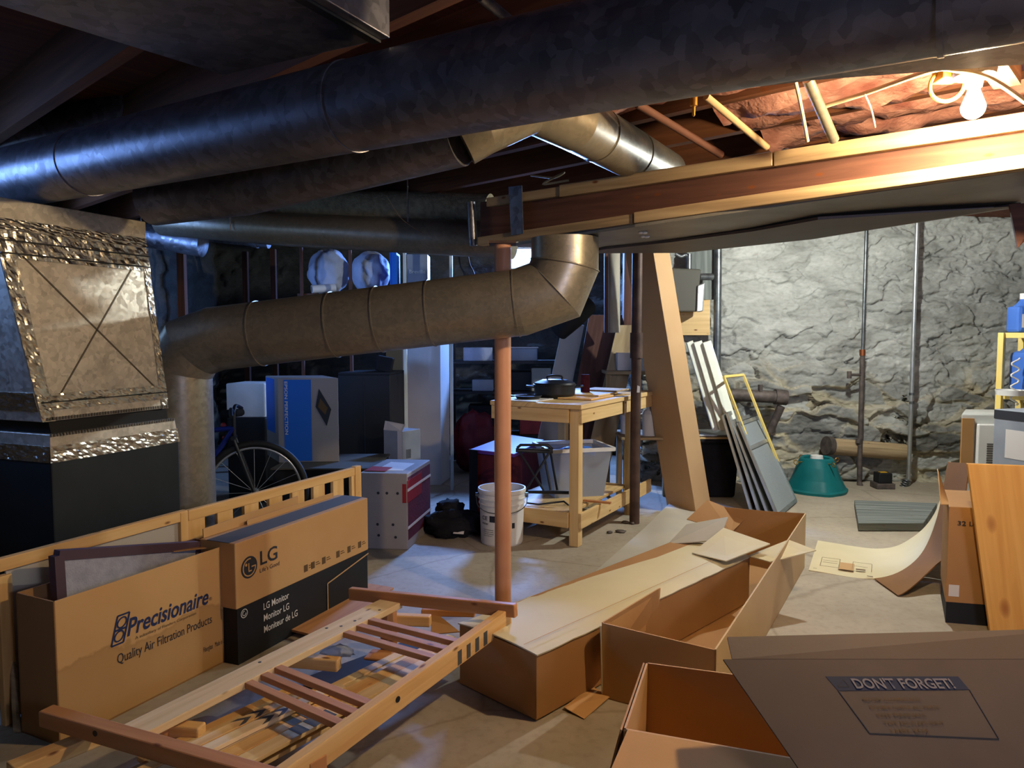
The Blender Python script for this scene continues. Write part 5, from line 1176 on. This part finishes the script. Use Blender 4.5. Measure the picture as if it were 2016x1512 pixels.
# second table behind the brown post
S0_ = P(1275, 1010, 5.75); S0_.z = 0
t = T('side_table', 'low rough table behind the brown post with bottles on it', 'table', S0_)
zs = P(1290, 860, 5.75).z
for x, y in ((-.32, 0), (.07, 0), (-.32, .4), (.07, .4)): m = MB(); m.bar(V((S0_.x+x+.15, S0_.y+y, 0)), V((S0_.x+x+.15, S0_.y+y, zs-.02)), .045, .045, V((1, 0, 0))); m.build('leg', 'oldwood', t)
m = MB(); m.box(V((S0_.x-.22, S0_.y-.05, zs-.02)), (.5, 0, 0), (0, .5, 0), (0, 0, .02)); m.build('tabletop', 'oldwood', t, .003)
def bottle(c, h, r, mat, lab):
    t = T('bottle', lab, 'bottle', c); m = MB(); m.lathe(c, [(0, 0), (r, 0), (r, h*.65), (r*.8, h*.75), (r*.35, h*.82), (r*.35, h*.9)], 28); m.build('bottle_body', mat, t)
    m = MB(); m.cyl(c+Z*h*.89, c+Z*h, r*.45, 18); m.build('cap', 'greybox', t)
bottle(V((S0_.x+.02, S0_.y+.08, zs+.001)), .26, .055, 'white', 'white plastic bottle on the low table just right of the brown post')
bottle(V((S0_.x-.13, S0_.y+.2, zs+.001)), .22, .06, 'white', 'greyish bottle on the low table left of the brown post')
m = MB(); p = P(1232, 720, 6.3); p.z = P(1232, 728, 6.3).z
t = T('wall_shelf', 'shelf behind the brown post at bench height', 'shelf', V((1.12, 6.3, 0)))
m.box((.78, 6.1, p.z-.03), (.55, 0, 0), (0, .4, 0), (0, 0, .025)); m.build('shelf_board', 'oldwood', t, .003)
for x in (.8, 1.29): m = MB(); m.bar(V((x, 6.15, 0)), V((x, 6.15, p.z-.03)), .04, .04, V((1, 0, 0))); m.build('leg', 'oldwood', t)
m = MB(); m.cbox(xy(P(1231, 728, 6.3), p.z-.004), .15, .12, .15); tag(m.build('storage_box', 'label', bevel=.006), 'small pale box on the shelf behind the brown post', 'box')
m = MB(); m.lathe(xy(P(1272, 730, 6.2), p.z-.004), [(0, 0), (.06, 0), (.1, .14), (.095, .14), (.055, .006), (0, .006)], 28); tag(m.build('bowl', 'white'), 'white bowl on the shelf right of the brown post', 'bowl')
# litter
for k, (x, y, s) in enumerate(((1232, 1028, .03), (1222, 1046, .035), (1200, 1048, .02), (1245, 1030, .02))):
    m = MB(); m.ball(F(x, y, .008), s, s*.7, .01, 14, .5, 3, k); tag(m.build('debris_scrap', 'rust'), ['dark scrap on floor right of the bench leg', 'larger curled dark scrap on floor beneath the post', 'small scrap on floor nearest the bench leg', 'small scrap against the brown post foot'][k], 'debris')

# ------------------------------------------------------------------ left background
# white carton with red print
wb = [F(803, 1083), F(848, 1040)]; a = wb[0]; zt2 = .485
dL = V((-.31, .03, 0)); dR = (wb[1]-a)
t = T('carton', 'white printed carton with red side and straps behind the monitor carton', 'box', a+dL/2+dR/2)
m = MB(); m.hexa([a, a+dR, a+dR+dL, a+dL], [xy(p, zt2) for p in (a, a+dR, a+dR+dL, a+dL)]); bx = m.build('carton_body', 'cardmute', t, .006)
nR = V((dR.y, -dR.x, 0)).normalized(); nL = V((dL.y, -dL.x, 0)).normalized(); nL = nL if nL.y < 0 else -nL
def sq(o, e, n, s0, s1, z0, z1, mat, name, off=.001, par=None):
    m = MB(); m.panel([xy(o+e*s0+n*off, z0), xy(o+e*s1+n*off, z0), xy(o+e*s1+n*off, z1), xy(o+e*s0+n*off, z1)], .001); return m.build(name, mat, par or bx)
sq(a, dR, nR, .02, .98, .06, .46, 'maroon', 'printed_side'); sq(a, dR, nR, .0, .6, .3, .44, 'red', 'red_panel', .002)
for z in (.13, .37): sq(a, dR, nR, 0, 1, z, z+.018, 'label', 'strap', .003)
sq(a, dL, nL, .02, .1, .3, .42, 'red', 'red_corner')
m = MB()
for (s, z) in ((.2, .36), (.42, .36), (.6, .36), (.3, .16), (.62, .16), (.6, .09), (.25, .08)):
    m.cyl(xy(a+dL*s+nL*.0005, z), xy(a+dL*s+nL*.0015, z), .009, 12)
m.build('printed_marks', 'ink', bx)
m = MB(); m.panel([xy(a+dL*.2+dR*.2, zt2+.001), xy(a+dL*.2+dR*.7, zt2+.001), xy(a+dL*.75+dR*.75, zt2+.004), xy(a+dL*.75+dR*.15, zt2+.004)], .004); m.build('flap', 'label', t)
m = MB(); m.panel([xy(a+dL*.5+dR*.1, zt2+.006), xy(a+dL*.5+dR*.35, zt2+.006), xy(a+dL*.95+dR*.4, zt2+.006), xy(a+dL*.95+dR*.1, zt2+.006)], .002); m.build('red_label', 'red', t)
# small blue-lit carton
a = V((-.82, 5.75, 0)); zt3 = .615
t = T('carton', 'small pale carton with taped top and barcode behind the white carton', 'box', a+V((.12, .12, 0)))
m = MB(); m.hexa([a+V((-.2, .05, 0)), a, a+V((.1, .3, 0)), a+V((-.1, .32, 0))], [a+V((-.2, .05, zt3)), a+Z*zt3, a+V((.1, .3, zt3)), a+V((-.1, .32, zt3))])
m = MB(); q = [V((-1.0, 5.72, 0)), V((-.84, 5.62, 0)), V((-.72, 5.78, 0)), V((-.9, 5.9, 0))]; m.hexa(q, [xy(p, zt3) for p in q]); cb_ = m.build('carton_body', 'greybox', t, .004)
sq(q[0], q[1]-q[0], V((-.53, -.85, 0)), .75, .98, .3, zt3, 'label', 'tape', .002, cb_)
m = MB(); e = (q[2]-q[1]); nn = V((e.y, -e.x, 0)).normalized()
for k in range(9): m.panel([xy(q[1]+e*(.2+.03*k)+nn*.001, .4), xy(q[1]+e*(.215+.03*k)+nn*.001, .4), xy(q[1]+e*(.215+.03*k)+nn*.001, .47), xy(q[1]+e*(.2+.03*k)+nn*.001, .47)], .0008)
m.build('barcode', 'ink', cb_)
m = MB(); m.panel([xy(q[0], zt3), xy(q[1], zt3), lerp(q[1], q[2], .2)+Z*(zt3+.05), lerp(q[0], q[3], .1)+Z*(zt3+.07)], .003); m.build('flap', 'label', t)
# Printer carton standing on a low dark trunk
def upbox(x0, x1, y0, y1, d, depth, skew=0):
    a, b2 = P(x0, y1, d), P(x1, y1, d+skew); z0, z1 = a.z, P(x0, y0, d).z
    dd = V((.15, 1, 0)).normalized()*depth
    return [xy(p, z0) for p in (a, b2, b2+dd, a+dd)], [xy(p, z1) for p in (a, b2, b2+dd, a+dd)]
zk = P(600, 917, 5.2).z
t = T('trunk', 'low dark trunk under the blue printer carton', 'trunk', P(610, 917, 5.3))
m = MB(); m.hexa([V((-1.65, 5.05, 0)), V((-.95, 5.05, 0)), V((-.95, 5.65, 0)), V((-1.65, 5.65, 0))], [V((-1.65, 5.05, zk)), V((-.95, 5.05, zk)), V((-.95, 5.65, zk)), V((-1.65, 5.65, zk))]); m.build('trunk_body', 'blackcard', t, .01)
m = MB(); m.box((-1.66, 5.03, zk), (.72, 0, 0), (0, .63, 0), (0, 0, .012)); m.build('lid', 'tagdark', t, .003)
zk += .013
a = V(((545-CX)/FPX*5.25, 5.25, zk)); b2 = V(((665-CX)/FPX*5.3, 5.3, zk)); c3 = V(((522-CX)/FPX*5.6, 5.6, zk)); zt4 = P(600, 745, 5.25).z
t = T('carton', 'blue and white printer carton standing upright on the low trunk', 'box', (b2+c3)/2)
m = MB(); m.hexa([a, b2, b2+c3-a, c3], [xy(p, zt4) for p in (a, b2, b2+c3-a, c3)]); eb = m.build('carton_body', 'cardmute', t, .004)
e = b2-a; nn = V((e.y, -e.x, 0)).normalized()
sq(a, e, nn, .1, .55, zk+.01, zt4-.01, 'epson', 'blue_panel', .001, eb); sq(c3, a-c3, V(((a-c3).y, -(a-c3).x, 0)).normalized(), .05, .75, zk+.2, zt4-.01, 'epson', 'blue_panel', .001, eb)
def fpx(s, z, off=.002): return xy(a+e*s+nn*off, z)
m = MB(); m.panel([fpx(.62, zk+.4), fpx(.80, zk+.26), fpx(.88, zk+.38), fpx(.68, zk+.53)], .001); m.build('printed_picture', 'ink', eb)
m = MB(); m.panel([fpx(.66, zk+.4, .003), fpx(.78, zk+.34, .003), fpx(.82, zk+.39, .003), fpx(.7, zk+.46, .003)], .001); m.build('printed_picture', 'inkbrown', eb)
text('EPSON PERFECTION', fpx(.115, zt4-.02), -Z, e, .03, 'inkwhite', eb, .38, 0, .01)
# blocks, cabinet, tall carton in the dark
m = MB(); q0_, q1_ = upbox(446, 522, 755, 822, 5.9, .3); m.hexa(q0_, q1_); 
o = m.build('foam_block', 'foam', bevel=.01); tag(o, 'white foam block above the bicycle, left of the blue carton', 'foam')
zf0 = min(p.z for p in q0_)
m = MB(); m.hexa([xy(p, 0) for p in q0_], [xy(p, zf0-.002) for p in q0_]); tag(m.build('carton', 'blackcard', bevel=.01), 'dark carton under the white foam block', 'box')
m = MB(); q0_, q1_ = upbox(668, 770, 738, 905, 6.2, .45); m.hexa([xy(p, 0) for p in q0_], q1_)
t = T('cabinet', 'black cabinet behind the blue carton and the small pale carton', 'cabinet', sum((xy(p, 0) for p in q0_), V())/4); m.build('cabinet_body', 'black', t, .006)
m = MB(); m.box(xy(q1_[0], q1_[0].z+.0), q1_[1]-q1_[0], q1_[3]-q1_[0], Z*.02); m.build('cabinet_top', 'blackcard', t, .003); q1_z = q1_[0].z+.022
m = MB(); m.bar(xy(lerp(q0_[0], q0_[1], .5), .05)+V((0, -.002, 0)), xy(lerp(q0_[0], q0_[1], .5), q1_[0].z-.03)+V((0, -.002, 0)), .004, .004, V((1, 0, 0))); m.build('door_gap', 'ink', t)
m = MB(); q0_, q1_ = upbox(795, 868, 672, 905, 6.6, .35); m.hexa([xy(p, 0) for p in q0_], q1_); tag(m.build('tall_carton', 'cardwhite', bevel=.005), 'tall pale carton standing in blue light right of the black cabinet', 'box')
m = MB(); q0_, q1_ = upbox(762, 800, 640, 905, 7.0, .3); m.hexa([xy(p, 0) for p in q0_], q1_); tag(m.build('tall_carton', 'card2', bevel=.005), 'brown tall carton just behind the pale tall carton', 'box')
m = MB(); p = P(750, 760, 6.0); m.bar(xy(P(755, 735, 6.35), q1_z), P(760, 702, 6.35), .08, .14); tag(m.build('black_bag', 'blackcloth', bevel=.01), 'black bag on top of the black cabinet', 'bag')
# bicycle
wc = P(502, 962, 4.72); wc.z = .34; wn = V((.25, -1, .0)).normalized(); we = V((1, .25, 0)).normalized()
t = T('bicycle', 'dark bicycle with spoked wheel standing behind the pine bed rail', 'bicycle', xy(wc, 0))
def wheel(c):
    m = MB(); m.torus(c, .315, .022, wn, 72, 10); ty = m.build('tyre', 'rubber', t)
    m = MB(); m.torus(c, .288, .009, wn, 72, 8); rm = m.build('rim', 'alu', t)
    m = MB()
    for k in range(16):
        an = k*math.pi/8; d = we*math.cos(an)+Z*math.sin(an); m.cyl(c+wn*(.02*(-1)**k), c+d*.286, .0016, 6)
    m.build('spokes', 'alu', t); m = MB(); m.cyl(c-wn*.035, c+wn*.035, .02, 16); m.build('hub', 'alu', t)
wheel(wc); w2_ = wc-we*1.0; wheel(w2_)
bbk = wc-we*.42-Z*.03; st = wc-we*.56+Z*.38; hd_ = wc-we*.12+Z*.42
m = MB()
for a_, b_2 in ((hd_, bbk), (hd_, st), (st, bbk), (bbk, w2_), (st, w2_)): m.cyl(a_, b_2, .016, 14)
m.build('frame', 'bluemetal', t)
m = MB()
for s in (-1, 1): m.cyl(wc+wn*.045*s, hd_-Z*.06+wn*.045*s, .011, 12)
m.cyl(hd_-Z*.06-wn*.06, hd_-Z*.06+wn*.06, .014, 12); m.cyl(hd_-Z*.06, hd_+Z*.1, .014, 12); m.build('fork', 'black', t)
m = MB(); m.tube(spline([hd_+Z*.1-wn*.28+we*.02, hd_+Z*.13-wn*.12, hd_+Z*.1, hd_+Z*.13+wn*.12, hd_+Z*.1+wn*.28+we*.02], 6), .012, 12, True, True); m.build('handlebar', 'black', t)
m = MB(); m.ball(st+Z*.12, .14, .07, .03, 20); m.cyl(st, st+Z*.12, .012, 12); m.build('saddle', 'black', t)
m = MB(); m.ball(P(440, 838, 4.7), .02, .012, .02, 12); m.ball(P(443, 862, 4.7), .02, .012, .015, 12); m.build('reflector', 'red', t)
m = MB(); m.bar(P(440, 815, 4.85), P(475, 812, 4.8), .09, .05); tag(m.build('stroller_seat', 'blackcloth', bevel=.02), 'black padded piece above the bicycle wheel', 'seat')
# shelf with bags under the ducts
ys = 6.5; zsh = P(700, 579, ys).z
t = T('storage_shelf', 'high wooden shelf with thin posts under the rear ducts', 'shelf', V((-1.2, ys, 0)))
m = MB(); m.box((P(592, 579, ys).x, ys-.1, zsh-.025), (1.45, 0, 0), (0, .6, 0), (0, 0, .025)); m.build('shelf_board', 'darkwood', t)
for (x, mat) in ((690, 'darkwood'), (797, 'whitepaint'), (888, 'whitepaint'), (594, 'darkwood')):
    p = P(x, 560, ys-.12); m = MB(); m.bar(xy(p, 0), xy(p, 2.2), .026, .026, V((1, 0, 0))); m.build('post', mat, t, .002)
for (x0, x1, y0, y1, sd, lab) in ((608, 688, 488, 578, 1, 'grey cloth bundle on the high shelf, left of the thin post'), (692, 768, 488, 575, 2, 'rounded white bag on the high shelf, right of the thin post')):
    p = P((x0+x1)/2, y1, ys+.15); r = (x1-x0)/2/FPX*ys; h = (y1-y0)/2/FPX*ys
    m = MB(); m.ball(xy(p, zsh+h*1.0), r*1.0, .17, h*1.0, 48, .11, 2.8, sd); o = m.build('cloth_bag', 'cloth'); tag(o, lab, 'bag')
m = MB(); p = P(614, 571, ys-.05); m.tube([P(614, 569, ys-.08), P(660, 566, ys+.02)], .035, 24, False); m.tube([P(660, 566, ys+.02), P(614, 569, ys-.08)], .03, 24, False); m.torus(P(614, 569, ys-.08), .033, .003, (P(660, 566, ys+.02)-P(614, 569, ys-.08)), 24, 6)
o = m.build('paper_roll', 'white'); o.location.z = zsh+.001; tag(o, 'hollow white paper roll end on the high shelf', 'roll')
t = T('carton', 'pale lettered box on the high shelf between the white posts', 'box', P(822, 548, ys+.1))
a = P(801, 551, ys+.02); b2 = P(842, 549, ys+.05); m = MB(); m.hexa([xy(p, zsh) for p in (a, b2, b2+V((0, .2, 0)), a+V((0, .2, 0)))], [xy(p, P(0, 500, ys+.02).z) for p in (a, b2, b2+V((0, .2, 0)), a+V((0, .2, 0)))]); bx = m.build('carton_body', 'greybox', t, .004)
text('Breville', P(805, 538, ys+.018), (b2-a).xy.to_3d(), Z, .045, 'inkwhite', bx, .14, 0, .01)
m = MB(); a = P(778, 557, ys+.05); m.cbox(xy(a, zsh), .06, .2, P(0, 498, ys).z-zsh); tag(m.build('carton', 'epson', bevel=.004), 'narrow blue-lit box left of the lettered box on the high shelf', 'box')
m = MB(); m.hexa([P(632, 472, 6.3), P(755, 489, 6.6), P(755, 489, 6.75), P(632, 472, 6.45)], [P(632, 468, 6.3), P(755, 486, 6.6), P(755, 486, 6.75), P(632, 468, 6.45)])
m = MB(); m.tube([P(638, 481, 6.4), P(750, 486, 6.7)], .02, 12); tag(m.build('white_rod', 'white'), 'pale rod hanging over the bags under the rear duct', 'rod')
cable([P(920, 495, 8.18), P(925, 520, 8.18), P(932, 535, 8.18), P(940, 560, 8.18)], .008, 'cablebk', 'dark cable running down the blue-lit rear wall')
for k, (x, d, w) in enumerate(((485, 7.6, .05), (540, 7.4, .05), (360, 6.4, .06))):
    p = P(x, 600, d); m = MB(); m.bar(xy(p, 0), xy(p, 2.2), w, w, V((1, 0, 0))); tag(m.build('wood_stud', 'darkwood'), ['reddish upright stud in front of the dark rear wall', 'dark upright stud right of the reddish one', 'upright stud just right of the plenum'][k], 'stud')

# ------------------------------------------------------------------ light
c = V((2.31, 5.0, 2.11))
t = T('light_bulb', 'second lit bulb hidden above the flat duct, lighting the stone wall', 'lamp', c)
m = MB(); m.ball(c, .031, seg=28); m.build('bulb', 'bulbc', t)
m = MB(); m.lathe(c, [(.0, .03), (.02, .03), (.024, .05), (.05, .06), (.054, .09), (0, .095)], 30); m.build('lamp_holder', 'porcelain', t)
m = MB(); m.bar(c+Z*.15-JN*.25, c+Z*.15+JN*.25, .07, .1); tag(m.build('cross_block', 'oldwood'), 'block between joists holding the hidden second bulb', 'timber')
def area(name, loc, to, sx, sy, power, col, spread=180):
    l = bpy.data.lights.new(name, 'AREA'); l.shape = 'RECTANGLE'; l.size = sx; l.size_y = sy; l.energy = power; l.color = col; l.spread = math.radians(spread)
    o = bpy.data.objects.new(name, l); COL.objects.link(o); o.location = loc
    o.rotation_euler = (V(to)-V(loc)).to_track_quat('-Z', 'Y').to_euler(); return o
BL = (.2, .4, 1.0)
area('daylight_rear_window', ((WX0+WX1)/2, YBL+.08, (WZ0+WZ1)/2), (-.4, 5.6, 0.2), .6, .26, 290, (.18, .38, 1))
area('daylight_side_window', (XL-.25, YF+5.5, 1.75), (.1, 8.2, 1.75), .8, .8, 8, BL, 55)
area('daylight_near_window', (XL-.25, YF+4.0, 1.85), (-1.7, 3.0, 1.5), .8, .7, 4.5, BL, 70)
area('daylight_window_behind', (XR-2.7, YF-.25, 1.75), (1.0, 2.0, 1.2), 1.0, .7, 24, (.66, .68, 1), 120)
w = bpy.data.worlds.new('World'); sc.world = w; w.use_nodes = True
bg = w.node_tree.nodes['Background']; bg.inputs[0].default_value = (.35, .6, 1, 1); bg.inputs[1].default_value = 2.0

cam = bpy.data.cameras.new('camera'); cam.sensor_width = 36; cam.lens = 36*FPX/2016; cam.clip_start = .02
co = bpy.data.objects.new('camera', cam); COL.objects.link(co); co.location = EYE
co.rotation_euler = (math.pi/2-PITCH, 0, 0); sc.camera = co
sc.view_settings.view_transform = 'Standard'; sc.view_settings.look = 'None'; sc.view_settings.gamma = 1
sc.view_settings.exposure = 0.6; sc.view_settings.use_curve_mapping = False
sc.cycles.max_bounces = 8; sc.cycles.diffuse_bounces = 4; sc.cycles.sample_clamp_indirect = 6
